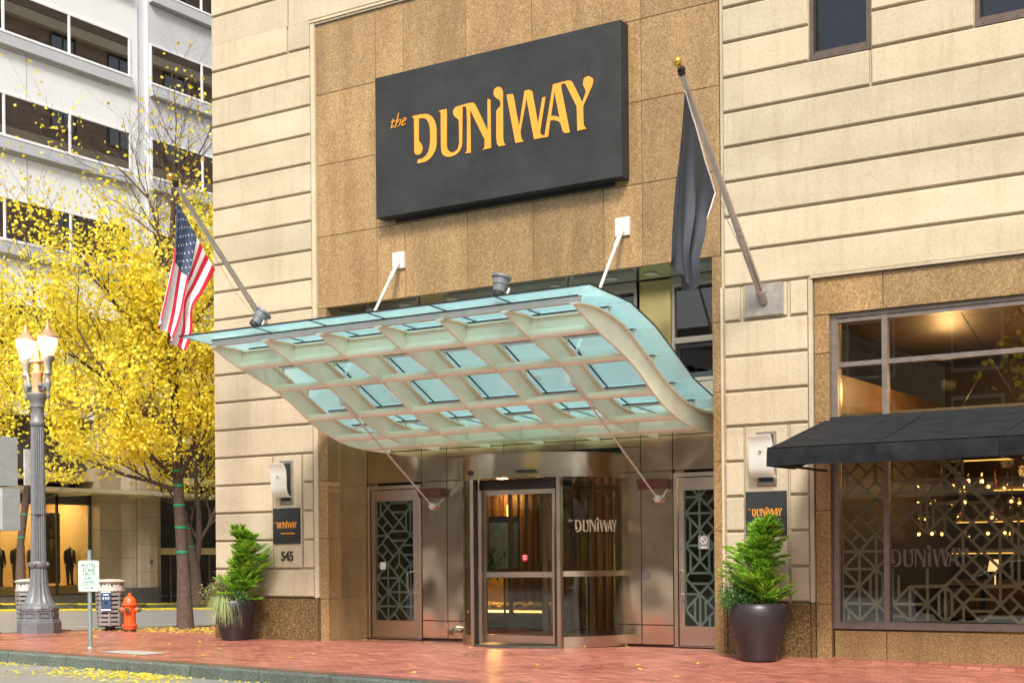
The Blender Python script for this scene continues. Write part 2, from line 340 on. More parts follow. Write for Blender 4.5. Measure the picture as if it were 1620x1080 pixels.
while x < 30:
    L = 1.08+rnd.random()*.14; g = .006
    z0, z1 = kz(x)+.004, kz(x+L)+.004; j = rnd.random()*.006
    P = [(-4.62, -.3), (-4.62, 0), (-4.745+j, 0), (-4.77+j, -.025), (-4.80+j, -.3)]
    vs = [(x+g, y, z0+z) for y, z in P]+[(x+L-g, y, z1+z) for y, z in P]
    b.add(vs, [(0, 1, 2, 3, 4), (9, 8, 7, 6, 5)]+[(k, k+5, (k+1) % 5+5, (k+1) % 5) for k in range(5)]); x += L
b.build('kerb', KERB, kind='structure', org=(0, 0, 0))
b = MB()
for y in fr_range(-4, 60, 1.6)[:-1]: b.box(-7.16, -7.0, y+.006, y+1.6, -.45-.02*max(0, y), walk_z(-7, y)+.004)
b.build('side_kerb', KERB, kind='structure', org=(0, 0, 0))
b = MB()
for y in fr_range(-30, 60, 1.6)[:-1]: b.box(-25.6, -25.45, y+.006, y+1.6, far_z(y)-.4, far_z(y)+.004)
b.build('far_kerb', KERB, kind='structure', org=(0, 0, 0))
LINE = simple('road_line_paint', (.7, .7, .66), .6, 0, .2, 6)
for nm, xx, wd in (('lane_line', -13.2, .14), ('lane_line', -9.6, .14)):
    sheet(nm, [xx, xx+wd], fr_range(-3, 50, 1.5), lambda x, y: road_z(x, y)+.006, LINE)
sheet('utility_cover', [-.75, .15], [-3.98, -3.45], lambda x, y: walk_z(x, y)+.005, simple('pale_concrete', (.36, .33, .30), .8, 0, .2, 8))
# darker soldier course along the kerb and damp patches
DARKBR = brickwork('dark_brick_edge', (.26, .10, .08), (.20, .075, .06), (.2, .14, .12), .1, .2, .4, 1, .006)
sheet('brick_edge', fr_range(-7, 30, .5), [-4.6, -4.38], lambda x, y: walk_z(x, y)+.004, DARKBR)

# ================================================================== HOTEL
H_ = thing('hotel_building', 'beige limestone and brown granite hotel with steel entrance under the glass canopy', 'building', (3, .5, 0))
PITCH = .4725; Z0 = .70
def zc(k): return Z0+PITCH*k
TOP = 15.9
b = MB()                                            # limestone blocks on a backing 45 mm behind
G = .017
def blk(x0, x1, z0, z1): b.cbox(x0+G, x1-G, 0, .05, z0+G, z1-G, .014)
back = MB()
back.box(-2.36, -.10, .045, .30, .70, TOP); back.box(-.12, 7.14, .05, .30, 10.06, TOP)
# left pier
back.box(-.115, -.03, -.006, .044, .70, 10.05)
for k in range(0, 33):
    z0, z1 = zc(k), zc(k+1)
    if k >= 20: 
        for (a, c) in ((-2.36, 1.9), (1.9, 7.13)) if k % 2 else ((-2.36, -.6), (-.6, 4.4), (4.4, 7.13)): blk(a, c, z0 if k > 20 else 10.09, z1)
    elif 1 <= k <= 4: blk(-2.36, -1.02, z0, z1); blk(-.37, -.13, z0, z1)
    elif k == 19: blk(-2.36, -.62, z0, z1); blk(-.62, -.13, z0, z1)
    else: blk(-2.36, -.13, z0, z1)
b.cbox(-1.005, -.39, -.004, .05, zc(1)+G, zc(5)-G, .01)
# granite surround moulding at the head of the recess
back.box(-.115, 7.12, -.02, .0495, 10.055, 10.09); back.box(-.03, 7.12, .0, .049, 10.02, 10.055)
# right pier
for k in range(0, 5):
    z0, z1 = zc(k), zc(k+1); blk(7.17, 7.46, z0, z1); blk(8.09, 8.38, z0, z1)
b.cbox(7.475, 8.075, -.004, .05, zc(0)+G, zc(5)-G, .01)
for k in (5, 6, 7): blk(7.17, 8.38, zc(k), zc(k+1))
k = 8; blk(7.17, 7.43, zc(k), zc(k+1)); blk(8.11, 8.38, zc(k), zc(k+1)); b.cbox(7.46, 8.08, 0, .05, zc(k)+G, zc(k+1)-G, .012)
back.box(7.13, 8.41, .045, .30, .70, zc(9)); back.box(7.13, 7.165, -.004, .044, .70, zc(9)); back.box(8.385, 8.44, -.008, .044, .70, 4.95)
back.box(8.41, 16, .045, .30, zc(9), 7.80); back.box(7.13, 8.41, .045, .30, zc(9), TOP)
back.box(8.41, 16, -.022, .0449, 4.935, 4.972)
WX = [(8.42, 9.24), (10.56, 11.38), (12.70, 13.52), (14.6, 15.4)]
for k in range(9, 14): blk(7.17, 16, zc(k), zc(k+1))
blk(7.17, 9.24, zc(14), zc(15)); blk(9.24, 16, zc(14), zc(15))
edges = [7.17]+[e for p_ in WX for e in p_]+[16]
for k in range(15, 33):
    wz = (k-15) % 8
    for q in range(0, len(edges), 2):
        if wz < 4: blk(edges[q], edges[q+1], zc(k), zc(k+1))
    if wz >= 4: blk(7.17, 16, zc(k), zc(k+1))
for q in range(0, len(edges), 2): back.box(edges[q]+.0, edges[q+1], .0452, .30, 7.80, 9.66)
back.box(8.41, 16, .045, .3, 9.68, TOP)
wl = b.build('limestone_wall', LIME, H_); back.build('limestone_backing', LIME, H_)
# side wall to the cross street, brown brick with windows above the ground floor
HB = brickwork('brown_brick', (.26, .18, .12), (.20, .14, .095), (.3, .26, .2), .22, .075, .8, 1, .008, (R_(90), 0, R_(90)))
b = MB(); b.box(-2.36, -2.1, .3, 30, 5.5, TOP+6); b.build('brick_side_wall', HB, H_)
b = MB(); b.box(-2.36, -2.1, .3, 30, -1, 5.5); b.box(-2.35, 16, .31, 30, TOP, TOP+6.1); b.build('side_wall_base', LIME, H_)
for fl in range(4):
    for c in range(7):
        y = 2.4+c*3.9; z = 7.1+fl*3.6
        f = MB(); f.box(-2.40, -2.33, y-.08, y+1.5, z-.1, z); f.box(-2.40, -2.33, y-.08, y+1.5, z+1.9, z+2.0); f.box(-2.40, -2.33, y-.08, y, z, z+1.9); f.box(-2.40, -2.33, y+1.42, y+1.5, z, z+1.9); f.box(-2.39, -2.34, y+.68, y+.74, z, z+1.9)
        wf = f.build('window', BRONZE, H_); g = MB(); g.box(-2.375, -2.35, y, y+1.42, z, z+1.9); g.build('pane', GLASS_D, wf)
# granite
b = MB(); J = .004
xsj = [-.03, 1.2, 1.75, 2.94, 4.12, 5.31, 5.93, 7.12]; zsj = [5.40, 6.56, 7.72, 8.87, 10.02]
for i in range(len(xsj)-1):
    for j in range(4): b.cbox(xsj[i]+J, xsj[i+1]-J, .035, .16, zsj[j]+J, zsj[j+1]-J, .003)
for (x0, x1) in ((-.03, .15), (6.99, 7.13)):
    for z0, z1 in ((0, .68), (.68, 1.66), (1.66, 2.60), (2.60, 3.55), (3.55, 4.5), (4.5, 5.40)):
        b.cbox(x0+J*.5, x1, .03, .29, z0-(.3 if z0 == 0 else -J), z1-J, .003)
for z0, z1 in ((.68, 1.66), (1.66, 2.56), (2.56, 3.5), (3.5, 4.45), (4.45, 5.40)):
    for y0, y1 in ((.292, .35), (.355, 1.05)): b.box(-.03, .147, y0, y1, z0+J, z1-J); b.box(6.995, 7.13, y0, y1, z0+J, z1-J)
b.box(-.03, .147, .292, 1.05, -.2, .676); b.box(6.995, 7.13, .292, 1.05, -.2, .676)
b.build('granite_cladding', GRAN, H_)
b = MB(); b.box(-.02, 7.12, .17, .30, 5.43, 10.0); b.box(-.02, .14, .17, 1.05, 0, 5.4); b.build('joint_backing', simple('pale_joint', (.42, .33, .2), .8), H_)
# plinths
b = MB()
for x0, x1 in ((-2.36, -1.5), (-1.5, -.115)): b.cbox(x0+.003, x1-.003, -.012, .3, -.4, .682, .008)
b.cbox(-.105, -.055, -.022, .25, -.4, .70, .008)
b.cbox(-.045, -.033, -.002, .25, -.4, .682, .003)
b.build('left_plinth', GRAN_D, H_); b = MB()
for x0, x1 in ((7.135, 7.2), (7.2, 8.38)): b.cbox(x0+.003, x1-.003, -.012, .3, -.5, .682, .008)
b.cbox(8.39, 8.445, -.018, .25, -.5, .682, .006)
b.build('right_plinth', GRAN_D, H_)
# granite of the bar front
b = MB()
for z0, z1 in ((-.6, .68), (.68, 1.9), (1.9, 3.05), (3.05, 3.95), (3.95, 4.45)): b.cbox(8.45, 8.65, .03, .5, z0+J, z1-J, .003)
for x0, x1 in ((8.45, 9.37), (9.37, 11.7), (11.7, 14.0), (14.0, 16)): b.cbox(x0+J, x1-J, .03, .5, 4.455, 4.93, .003)
for x0, x1 in ((8.68, 9.37), (9.37, 11.4), (11.4, 13.6), (13.6, 16)): b.cbox(x0+J, x1-J, .06, .5, -.8, .335, .006)
b.build('granite_bar_front', GRAN, H_)
# windows upstairs
for n, (x0, x1) in enumerate(WX):
    for z0, z1 in ((7.86, 9.6), (11.7, 13.3)):
        f = MB(); t = .055
        f.box(x0, x1, .02, .2, z0-.07, z0); f.box(x0, x0+t, .03, .2, z0, z1); f.box(x1-t, x1, .03, .2, z0, z1); f.box(x0, x1, .03, .2, z1-t, z1)
        f.box(x0+t, x1-t, .07, .2, z0, z0+.05)
        for q in range(4): f.lathe([(.008, 0), (.008, .012)], (x0+.1+q*(x1-x0-.2)/3, .016, z0-.045), 6)
        wf = f.build('window', BRONZE, H_)
        g = MB(); g.box(x0+t, x1-t, .12, .13, z0+.05, z1-t); g.build('pane', glassm('upper_glass', (.3, .36, .42), .05) if n == 0 and z0 < 8 else bpy.data.materials['upper_glass'], wf)
        g = MB(); g.box(x0+t, x1-t, .25, .27, z0, z1); g.build('blind', simple('grey_blind', (.22, .27, .32), .8) if n == 0 and z0 < 8 else bpy.data.materials['grey_blind'], wf)

# ---- recess: soffit, steel panels, doors
SOF = simple('dark_soffit', (.10, .075, .055), .12, 0, .3, 1.2)
b = MB()
for k in range(6):
    x0 = .15+k*1.14; b.box(x0+.004, x0+1.136, .165, 1.6, 5.41, 5.45)
b.build('soffit', SOF, H_)
for k, xx in enumerate((.62, 1.3, 2.25, 3.2, 4.15, 5.1, 5.75, 6.4)):
    d = MB(); d.lathe([(.085, .0), (.10, .0), (.10, .012), (.085, .012)], (xx, .62, 5.396), 20); o = d.build('downlight', simple('downlight_ring', (.55, .5, .4), .4) if k == 0 else bpy.data.materials['downlight_ring'], H_)
    d = MB(); d.lathe([(.05, 0), (.05, .02)], (xx, .62, 5.402), 16); d.build('lens', simple('downlight_lens', (.85, .85, .75), .3) if k == 0 else bpy.data.materials['downlight_lens'], o)
YS = 1.05
b = MB()
def pan(x0, x1, z0, z1): b.cbox(x0+.005, x1-.005, YS, YS+.05, z0+.005, z1-.005, .004)
for x0, x1 in ((1.28, 1.79), (1.79, 2.40), (5.00, 5.33), (5.33, 5.86)): pan(x0, x1, .02, .31); pan(x0, x1, .31, 2.58)
for x0, x1 in ((.15, 1.28), (1.28, 1.79), (1.79, 2.9), (2.9, 4.2), (4.2, 5.33), (5.33, 5.86), (5.86, 6.99)):
    pan(x0, x1, 2.58, 3.10) if not (1.79 <= x0 < 5.3) else pan(x0, x1, 2.96, 3.10)
pan(1.79, 2.4, 2.58, 2.96); pan(5.0, 5.33, 2.58, 2.96)
for x0, x1 in ((.15, 1.28), (1.28, 1.79), (1.79, 2.9), (2.9, 4.2), (4.2, 5.33), (5.33, 5.86), (5.86, 6.99)): pan(x0, x1, 3.10, 3.86)
b.build('steel_panel', STEEL, H_)
BRS = steel('brass_sheet', (.80, .64, .26), .2, .4, .1)
for x0, x1 in ((1.28, 1.79), (5.33, 5.86)): b = MB(); pan(x0, x1, 3.86, 5.40); b.build('brass_panel', BRS, H_)
b = MB(); b.box(.15, 6.99, YS+.055, YS+.08, 2.58, 5.45)
for x0, x1 in ((1.28, 2.40), (5.0, 5.86)): b.box(x0, x1, YS+.055, YS+.08, 0, 2.58)
b.build('panel_backing', DARKBOX, H_)
# upper windows behind the canopy
for x0, x1 in ((.18, 1.27), (1.82, 2.95), (2.98, 4.12), (4.15, 5.31), (5.88, 6.98)):
    f = MB(); t = .05
    for z0, z1 in ((3.86, 4.46), (4.46, 5.28)):
        f.box(x0, x0+t, YS-.03, YS+.05, z0, z1); f.box(x1-t, x1, YS-.03, YS+.05, z0, z1)
        f.box(x0+t, x1-t, YS-.04, YS+.05, z0, z0+t); f.box(x0+t, x1-t, YS-.03, YS+.05, z1-.03, z1)
    f.box(x0, x1, YS-.05, YS+.05, 5.28, 5.40)
    wf = f.build('window', STEEL_F, H_)
    g = MB(); g.box(x0+t, x1-t, YS+.01, YS+.02, 3.9, 5.25); g.build('pane', bpy.data.materials.get('shaded_glass') or glassm('shaded_glass', (.1, .12, .1), .12), wf)
# doors
def door(x0, x1, hinge, seed):
    f = MB(); zt = 2.54
    f.box(x0, x0+.06, YS-.02, YS+.05, 0, zt); f.box(x1-.06, x1, YS-.02, YS+.05, 0, zt); f.box(x0+.06, x1-.06, YS-.02, YS+.05, zt-.06, zt)
    for xx in (x0+.02,): f.box(xx, xx+.01, YS-.026, YS-.019, 0, zt)
    a, c = x0+.075, x1-.075; gl = (a+.085, c-.095)
    f.box(a, gl[0], YS-.005, YS+.04, .02, 2.465); f.box(gl[1], c, YS-.005, YS+.04, .02, 2.465)
    f.box(gl[0], gl[1], YS-.005, YS+.04, .02, .30); f.box(gl[0], gl[1], YS-.005, YS+.04, 2.28, 2.465)
    d = f.build('door', STEEL_F, H_)
    g = MB(); g.box(gl[0], gl[1], YS+.012, YS+.02, .30, 2.28); g.build('glass', GLASS, d)
    l = seg_lattice(gl[0], gl[1], .30, 2.28, YS+.024, .235, .036, seed); l.build('lattice_film', simple('etched_film', (.30, .40, .37), .6) if seed == 4 else bpy.data.materials['etched_film'], d)
    hx = c-.055 if hinge == 'l' else a+.045
    h = MB(); h.tube([(hx-.0, YS-.005, 1.11), (hx-.0, YS-.07, 1.11), (hx-(.10 if hinge == 'l' else 0), YS-.08, 1.10), (hx-(.10 if hinge == 'l' else 0), YS-.08, .78), (hx, YS-.07, .77), (hx, YS-.005, .77)], .012, 8)
    h.lathe([(.022, 0), (.022, .02)], (hx+.02, YS-.02, .66), 12); h.build('handle', CHROME, d, True)
    return d
d1 = door(.16, 1.275, 'l', 4); d2 = door(5.88, 6.98, 'r', 9)
b = MB(); b.box(.40, .52, YS+.0085, YS+.011, 1.15, 1.27); b.build('notice', simple('white_sticker', (.6, .62, .55), .6), d1)
b = MB(); b.box(6.26, 6.44, YS+.0085, YS+.011, 1.42, 1.62); b.build('no_smoking_notice', simple('grey_sticker', (.22, .23, .22), .6), d2)
b = MB(); b.tube([(6.35+.05*math.cos(t/16*2*math.pi), YS+.006, 1.55+.05*math.sin(t/16*2*math.pi)) for t in range(17)], .005, 5); b.tube([(6.315, YS+.006, 1.585), (6.385, YS+.006, 1.515)], .005, 5); b.box(6.30, 6.40, YS+.005, YS+.008, 1.44, 1.455); b.build('no_smoking_mark', WHITE_FROST, d2)
for x0, x1 in ((.15, 1.28), (5.87, 6.99)): b = MB(); b.box(x0, x1, YS-.06, YS+.3, -.0, .012); b.build('threshold', CHROME, H_)
for x0 in (.13, 5.9): b = MB(); b.box(x0, x0+1.07, 1.35, 1.4, 0, 2.6); b.build('vestibule_dark_backing', DARKBOX, H_)  # black sheets added behind the door glass, standing in for vestibule darkness
# intercom, drain spout
o = MB(); o.cbox(5.355, 5.475, YS-.03, YS-.0, .98, 1.10, .006); o = o.build('intercom', CHROME); tag(o, 'small square steel intercom box on the panel right of the revolving door', 'intercom')
o = MB(); o.tube([(1.97, YS, .20), (1.97, YS-.10, .19), (1.96, YS-.17, .13)], [.045, .045, .055], 12); o.lathe([(.07, 0), (.07, .012)], (1.97, YS-.03, .13), 6); o = o.build('drain_spout', CHROME, smooth=True); tag(o, 'short chrome drain spout low on the wall left of the revolving door', 'spout')

# ---- interior shells
WALLB = simple('dark_brown_wall', (.12, .07, .035), .5, 0, .3, 2); FLR = simple('dark_floor', (.09, .065, .05), .25, 0, .3, 2)
b = MB(); b.box(-.3, 8.2, 7.0, 7.2, -.1, 3.8); b.box(-.4, -.2, 1.7, 7.2, -.1, 3.8); b.box(8.2, 8.4, 1.0, 7.2, -.6, 3.8); b.box(-.3, 8.2, 1.2, 7.2, 3.75, 3.85)
b.box(-.3, .12, 1.12, 1.3, 0, 3.8); b.box(3.5, 3.62, 4.6, 7, 0, 3.75)
b.build('lobby_wall', WALLB, H_); b = MB(); b.box(-.3, 8.2, 1.12, 7.2, -.12, -.005); b.build('lobby_floor', FLR, H_)
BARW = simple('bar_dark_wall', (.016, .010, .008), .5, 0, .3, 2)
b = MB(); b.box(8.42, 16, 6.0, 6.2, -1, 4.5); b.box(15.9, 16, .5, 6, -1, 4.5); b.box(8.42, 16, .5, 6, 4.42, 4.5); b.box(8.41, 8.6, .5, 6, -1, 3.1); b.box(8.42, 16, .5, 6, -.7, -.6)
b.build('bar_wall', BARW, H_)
b = MB(); b.box(8.6, 15.9, .6, 5.95, 3.12, 3.2); b.build('bar_ceiling', simple('bar_soffit', (.55, .38, .2), .6), H_)
# bar front glazing
f = MB()
for x0, x1 in ((8.66, 8.74), (9.33, 9.40), (11.9, 11.97), (14.5, 14.57), (15.9, 15.98)):
    f.box(x0, x1, .10, .20, .42, 3.02); f.box(x0, x1, .09, .20, 3.10, 4.40)
f.box(8.66, 15.98, .095, .21, .36, .42); f.box(8.66, 15.98, .11, .21, 3.02, 3.10); f.box(8.66, 15.98, .08, .21, 4.40, 4.454)
for x0, x1 in ((8.74, 9.33), (9.40, 11.9), (11.97, 14.5), (14.57, 15.9)): f.box(x0, x1, .10, .20, 3.76, 3.82); f.box(x0, x1, .10, .20, 4.34, 4.40); f.box(x0, x1, .105, .2, .42, .45)
f.box(8.655, 8.663, .07, .2, .36, 4.45)
BGL = glassm('bar_glass', (.74, .76, .72), .12)
wf = f.build('window', ALU, H_)
for x0, x1 in ((8.74, 9.33), (9.40, 11.9), (11.97, 14.5), (14.57, 15.9)):
    for z0, z1 in ((.45, 3.02), (3.10, 3.76), (3.82, 4.34)):
        g = MB(); g.box(x0, x1, .150, .158, z0, z1); g.build('pane', BGL if z0 < 1 else GLASS, wf)
FILM = simple('tan_film', (.50, .42, .28), .5, 0, .1, 4)
l = seg_lattice(8.76, 9.32, .46, 3.0, .162, .225, .036, 21); l.build('lattice_film', FILM, wf)
l = seg_lattice(9.42, 11.88, .46, 3.0, .162, .225, .036, 12, keep=lambda x, z: z < 2.72-(x-9.95)*1.02 and not (9.3 < x < 10.15 and 1.0 < z < 1.6)); l.build('lattice_film', FILM, wf)
b = MB(); n_ = 0
for t in range(2): b.tube([(9.95-.05*t, .17, 2.64), (11.85, .172, .70)], .02, 4)
b.build('diagonal_film', FILM, wf)
lg = logo_mb((9.18, .93), .31, .145, .004, False); lg.build('wordmark', simple('grey_film', (.10, .085, .07), .5), wf)
# thin crossed suspension rods in the upper windows
b = MB()
for x in (10.2, 10.9, 11.6, 12.3): b.tube([(x, .6, 4.4), (x+.7, .6, 3.2)], .006, 5); b.tube([(x+.7, .62, 4.4), (x, .62, 3.2)], .006, 5)
b.build('suspension_rods', BRONZE, H_)

# ================================================================== REVOLVING DOOR
RC = (3.70, 1.10); RR = 1.34
rd = thing('revolving_door', 'curved glass revolving door with a steel drum and wordmark at the middle of the entrance', 'revolving door', (RC[0], RC[1], 0))
def arc(mb, r0, r1, a0, a1, z0, z1, n=24):
    vs = []; 
    for k in range(n+1):
        t = R_(a0+(a1-a0)*k/n); 
        for r in (r0, r1):
            for z in (z0, z1): vs.append((RC[0]+r*math.sin(t), RC[1]-r*math.cos(t), z))
    fs = []
    for k in range(n):
        o = k*4; p = o+4; fs += [(o, o+1, p+1, p), (o+2, p+2, p+3, o+3), (o+1, o+3, p+3, p+1), (o, p, p+2, o+2)]
    fs += [(0, 2, 3, 1), (n*4, n*4+1, n*4+3, n*4+2)]; mb.add(vs, fs)
b = MB(); arc(b, RR-.02, RR+.02, -92, 92, 2.50, 2.84, 48); arc(b, 0.02, RR+.03, -92, 92, 2.842, 2.862, 48); arc(b, .02, RR-.021, -90, 90, 2.52, 2.54, 48)
b.build('drum_fascia', steel('drum_steel', (.80, .70, .54), .2, .25, .05), rd, True)
b = MB(); arc(b, RR-.015, RR+.018, 40, 90, .0, .16, 14); arc(b, RR-.015, RR+.018, -90, -27, .0, .16, 14)
arc(b, RR-.012, RR+.012, 40, 90, 1.04, 1.12, 14); b.build('kick_rail', STEEL_F, rd, True)
b = MB(); arc(b, RR-.006, RR+.006, 40, 90, .162, 2.498, 14); arc(b, RR-.006, RR+.006, -90, -27, .162, 2.498, 14); b.build('curved_glass', GLASS, rd, True)
POST = simple('dark_post', (.035, .028, .024), .35, .5)
for a in (-90, -27, 38, 90):
    t = R_(a); b = MB(); cx, cy = RC[0]+RR*math.sin(t), RC[1]-RR*math.cos(t)
    b.box(cx-.03, cx+.03, cy-.045, cy+.045, 0, 2.5); p_ = b.build('post', STEEL_F, rd)
    b = MB(); b.box(cx-.055 if a > 0 else cx+.032, cx-.032 if a > 0 else cx+.06, cy-.03, cy+.04, 0, 2.49); b.build('seal', POST, p_)
b = MB(); arc(b, RR-.05, RR+.035, -27, 38, .0, .03, 14); arc(b, .02, RR-.051, -180, 180, -.01, .012, 48); b.build('floor_plate', simple('dark_mat', (.07, .055, .05), .5), rd)
# sensor and push plate on the fascia
b = MB(); b.ball((3.05, -.10, 2.60), .05, 12, .8); b.build('sensor', DARKBOX, rd, True)
b = MB(); b.box(3.98, 4.30, -.285, -.235, 2.565, 2.60); b.build('sensor_bar', DARKBOX, rd)
# wings
for k, a in enumerate((62, 152, 242, 332)):
    t = R_(a); dx, dy = math.sin(t), -math.cos(t)
    def slab(mb, r0, r1, z0, z1, th):
        nx, ny = -dy*th/2, dx*th/2
        P = [(RC[0]+dx*r0, RC[1]+dy*r0), (RC[0]+dx*r1, RC[1]+dy*r1)]
        mb.prism([(P[0][0]+nx, P[0][1]+ny), (P[1][0]+nx, P[1][1]+ny), (P[1][0]-nx, P[1][1]-ny), (P[0][0]-nx, P[0][1]-ny)], 'z', z0, z1)
    f = MB(); slab(f, .06, .13, .05, 2.46, .045); slab(f, 1.2, 1.28, .05, 2.46, .045); slab(f, .13, 1.2, 2.38, 2.46, .045); slab(f, .13, 1.2, .05, .17, .045); slab(f, .13, 1.2, 1.03, 1.11, .06)
    wg = f.build('wing', STEEL_F, rd); g = MB(); slab(g, .13, 1.2, .17, 1.03, .01); slab(g, .13, 1.2, 1.11, 2.38, .01); g.build('glass', glassm('door_glass', (.85, .85, .8), .05) if k == 0 else bpy.data.materials['door_glass'], wg)
# front sliding leaf between the posts
b = MB(); x0, x1, yy = 3.17, 4.44, .02
b.box(x0, x0+.07, yy, yy+.04, .06, 2.33); b.box(x1-.03, x1, yy, yy+.04, .06, 2.33); b.box(x0+.07, x1-.03, yy, yy+.04, 2.26, 2.33); b.box(x0+.07, x1-.03, yy, yy+.04, .06, .17); b.box(x0+.07, x1-.03, yy-.01, yy+.05, 1.03, 1.11)
lf = b.build('front_leaf', STEEL_F, rd); b = MB(); b.box(x0+.07, x1-.03, yy+.015, yy+.023, .17, 1.03); b.box(x0+.07, x1-.03, yy+.015, yy+.023, 1.11, 2.26); b.build('glass', bpy.data.materials['door_glass'], lf)
b = MB(); b.prism([(3.93+.055*math.cos(t*math.pi/10), 1.32+.055*math.sin(t*math.pi/10)) for t in range(20)], 'y', yy+.006, yy+.012); b.build('red_sticker', simple('red_sticker', (.65, .02, .03), .5), lf)
b = MB(); b.box(3.895, 3.965, yy+.002, yy+.005, 1.335, 1.35); b.box(3.90, 3.96, yy+.002, yy+.005, 1.30, 1.315); b.build('sticker_bars', WHITE_FROST, lf)
b = MB(); b.box(3.14, 4.47, .0, .5, 2.34, 2.49); b.build('door_operator', POST, rd)
lg = MB(); raw = logo_mb((0, 0), .235, 0, .003, True)
for x, y, z in raw.v:
    a = R_(52)+(x-.28)/(RR+.012); r = RR+.012-y
    lg.v.append((RC[0]+r*math.sin(a), RC[1]-r*math.cos(a), z+1.52))
lg.f = raw.f; lg.m = raw.m; lg.build('wordmark', simple('etched_letter', (.5, .43, .3), .5), rd)

# ================================================================== CANOPY
cn = thing('entrance_canopy', 'wave-shaped canopy of pale green glass on cream curved ribs over the entrance', 'canopy', (3.6, 1.0, 3.3))
UP = [(-3.07, 4.37), (-2.69, 4.39), (-2.29, 4.35), (-1.88, 4.25), (-1.56, 4.10), (-1.23, 3.93), (-.90, 3.745), (-.55, 3.58), (-.19, 3.46), (.24, 3.38), (.76, 3.335), (1.04, 3.33)]
LO = [(-3.07, 4.345), (-2.75, 4.20), (-2.44, 4.08), (-2.09, 3.97), (-1.73, 3.84), (-1.40, 3.69), (-1.13, 3.53), (-.85, 3.38), (-.50, 3.25), (-.08, 3.14), (.36, 3.09), (.75, 3.075), (1.04, 3.075)]
def smooth(pts, n=4):
    out = []
    for k in range(len(pts)-1):
        p0, p1, p2, p3 = pts[max(k-1, 0)], pts[k], pts[k+1], pts[min(k+2, len(pts)-1)]
        for q in range(n):
            t = q/n; out.append(tuple(.5*((2*p1[i])+(-p0[i]+p2[i])*t+(2*p0[i]-5*p1[i]+4*p2[i]-p3[i])*t*t+(-p0[i]+3*p1[i]-3*p2[i]+p3[i])*t**3) for i in range(2)))
    return out+[pts[-1]]
UPs = smooth(UP, 3); LOs = smooth(LO, 3)
def interp(pts, y):
    for (a, za), (c, z_c) in zip(pts, pts[1:]):
        if a <= y <= c: return za+(z_c-za)*(y-a)/(c-a)
    return pts[0][1] if y < pts[0][0] else pts[-1][1]
RX = [.65+.995*k for k in range(7)]
ys = [-3.07+4.11*k/40 for k in range(41)]
for x in RX:
    b = MB(); vs = []; fs = []
    for y in ys:
        for xx in (x-.015, x+.015): vs += [(xx, y, interp(LOs, y)), (xx, y, interp(UPs, y)-.02)]
    for k in range(40):
        o = k*4; p = o+4; fs += [(o, o+1, p+1, p), (o+2, p+2, p+3, o+3), (o, p, p+2, o+2), (o+1, o+3, p+3, p+1)]
    fs += [(0, 2, 3, 1), (160, 161, 163, 162)]; b.add(vs, fs)
    r = b.build('rib', PAINT_G, cn)
    b = MB(); vs = []; fs = []
    for y in ys:
        wd = .055; z = interp(UPs, y)
        vs += [(x-wd, y, z-.02), (x-wd, y, z), (x+wd, y, z-.02), (x+wd, y, z)]
    for k in range(40):
        o = k*4; p = o+4; fs += [(o, o+1, p+1, p), (o+2, p+2, p+3, o+3), (o, p, p+2, o+2), (o+1, o+3, p+3, p+1)]
    fs += [(0, 2, 3, 1), (160, 161, 163, 162)]; b.add(vs, fs); b.build('flange', PAINT_G, r)
TB = [(-2.46, 4.145, .062), (-1.72, 3.885, .055), (-.98, 3.50, .055), (-.28, 3.235, .055), (.42, 3.13, .05)]
for y, z, r in TB:
    b = MB()
    for k in range(6): b.tube([(RX[k]+.016, y, z), (RX[k+1]-.016, y, z)], r, 14)
    p_ = b.build('purlin', PAINT_G, cn, True)
    if y in (-2.46, .42):
        b = MB(); zt = interp(UPs, y)-.01
        for k in range(6):
            b.box(RX[k]+.017, RX[k+1]-.017, y-.012, y+.012, z+r*.8, zt-.02); b.box(RX[k]+.057, RX[k+1]-.057, y-.05, y+.05, zt-.02, zt)
        b.build('web_plate', PAINT_G, p_)
GS = [(-3.28, 4.52), (-2.25, 4.45), (-1.61, 4.25), (-1.06, 3.98), (-.47, 3.68), (.12, 3.50), (.95, 3.44)]
GX = [.21]+[x for x in RX[1:6]]+[6.95]
b0 = MB()
for j in range(6):
    (y0, z0), (y1, z1) = GS[j], GS[j+1]; L = math.hypot(y1-y0, z1-z0); ty, tz = (y1-y0)/L*.009, (z1-z0)/L*.009; ny, nz = -(z1-z0)/L*.012, (y1-y0)/L*.012
    for k in range(6):
        b = MB(); e = .009
        b.prism([(y0+ty, z0+tz), (y1-ty, z1-tz), (y1-ty+ny, z1-tz+nz), (y0+ty+ny, z0+tz+nz)], 'x', GX[k]+e, GX[k+1]-e)
        b.build('glass_panel', CGLASS, cn)
    for k in range(1, 6): b0.prism([(y0, z0-.012), (y1, z1-.012), (y1, z1-.004), (y0, z0-.004)], 'x', GX[k]-.012, GX[k]+.012)
b0.box(.21, 6.95, -3.287, -3.276, 4.508, 4.530)
for xx in (.203, 6.951):
    for j in range(6): (y0, z0), (y1, z1) = GS[j], GS[j+1]; b0.prism([(y0, z0-.004), (y1, z1-.004), (y1, z1+.016), (y0, z0+.016)], 'x', xx, xx+.008)
b0.build('glazing_gasket', DARKBOX, cn)
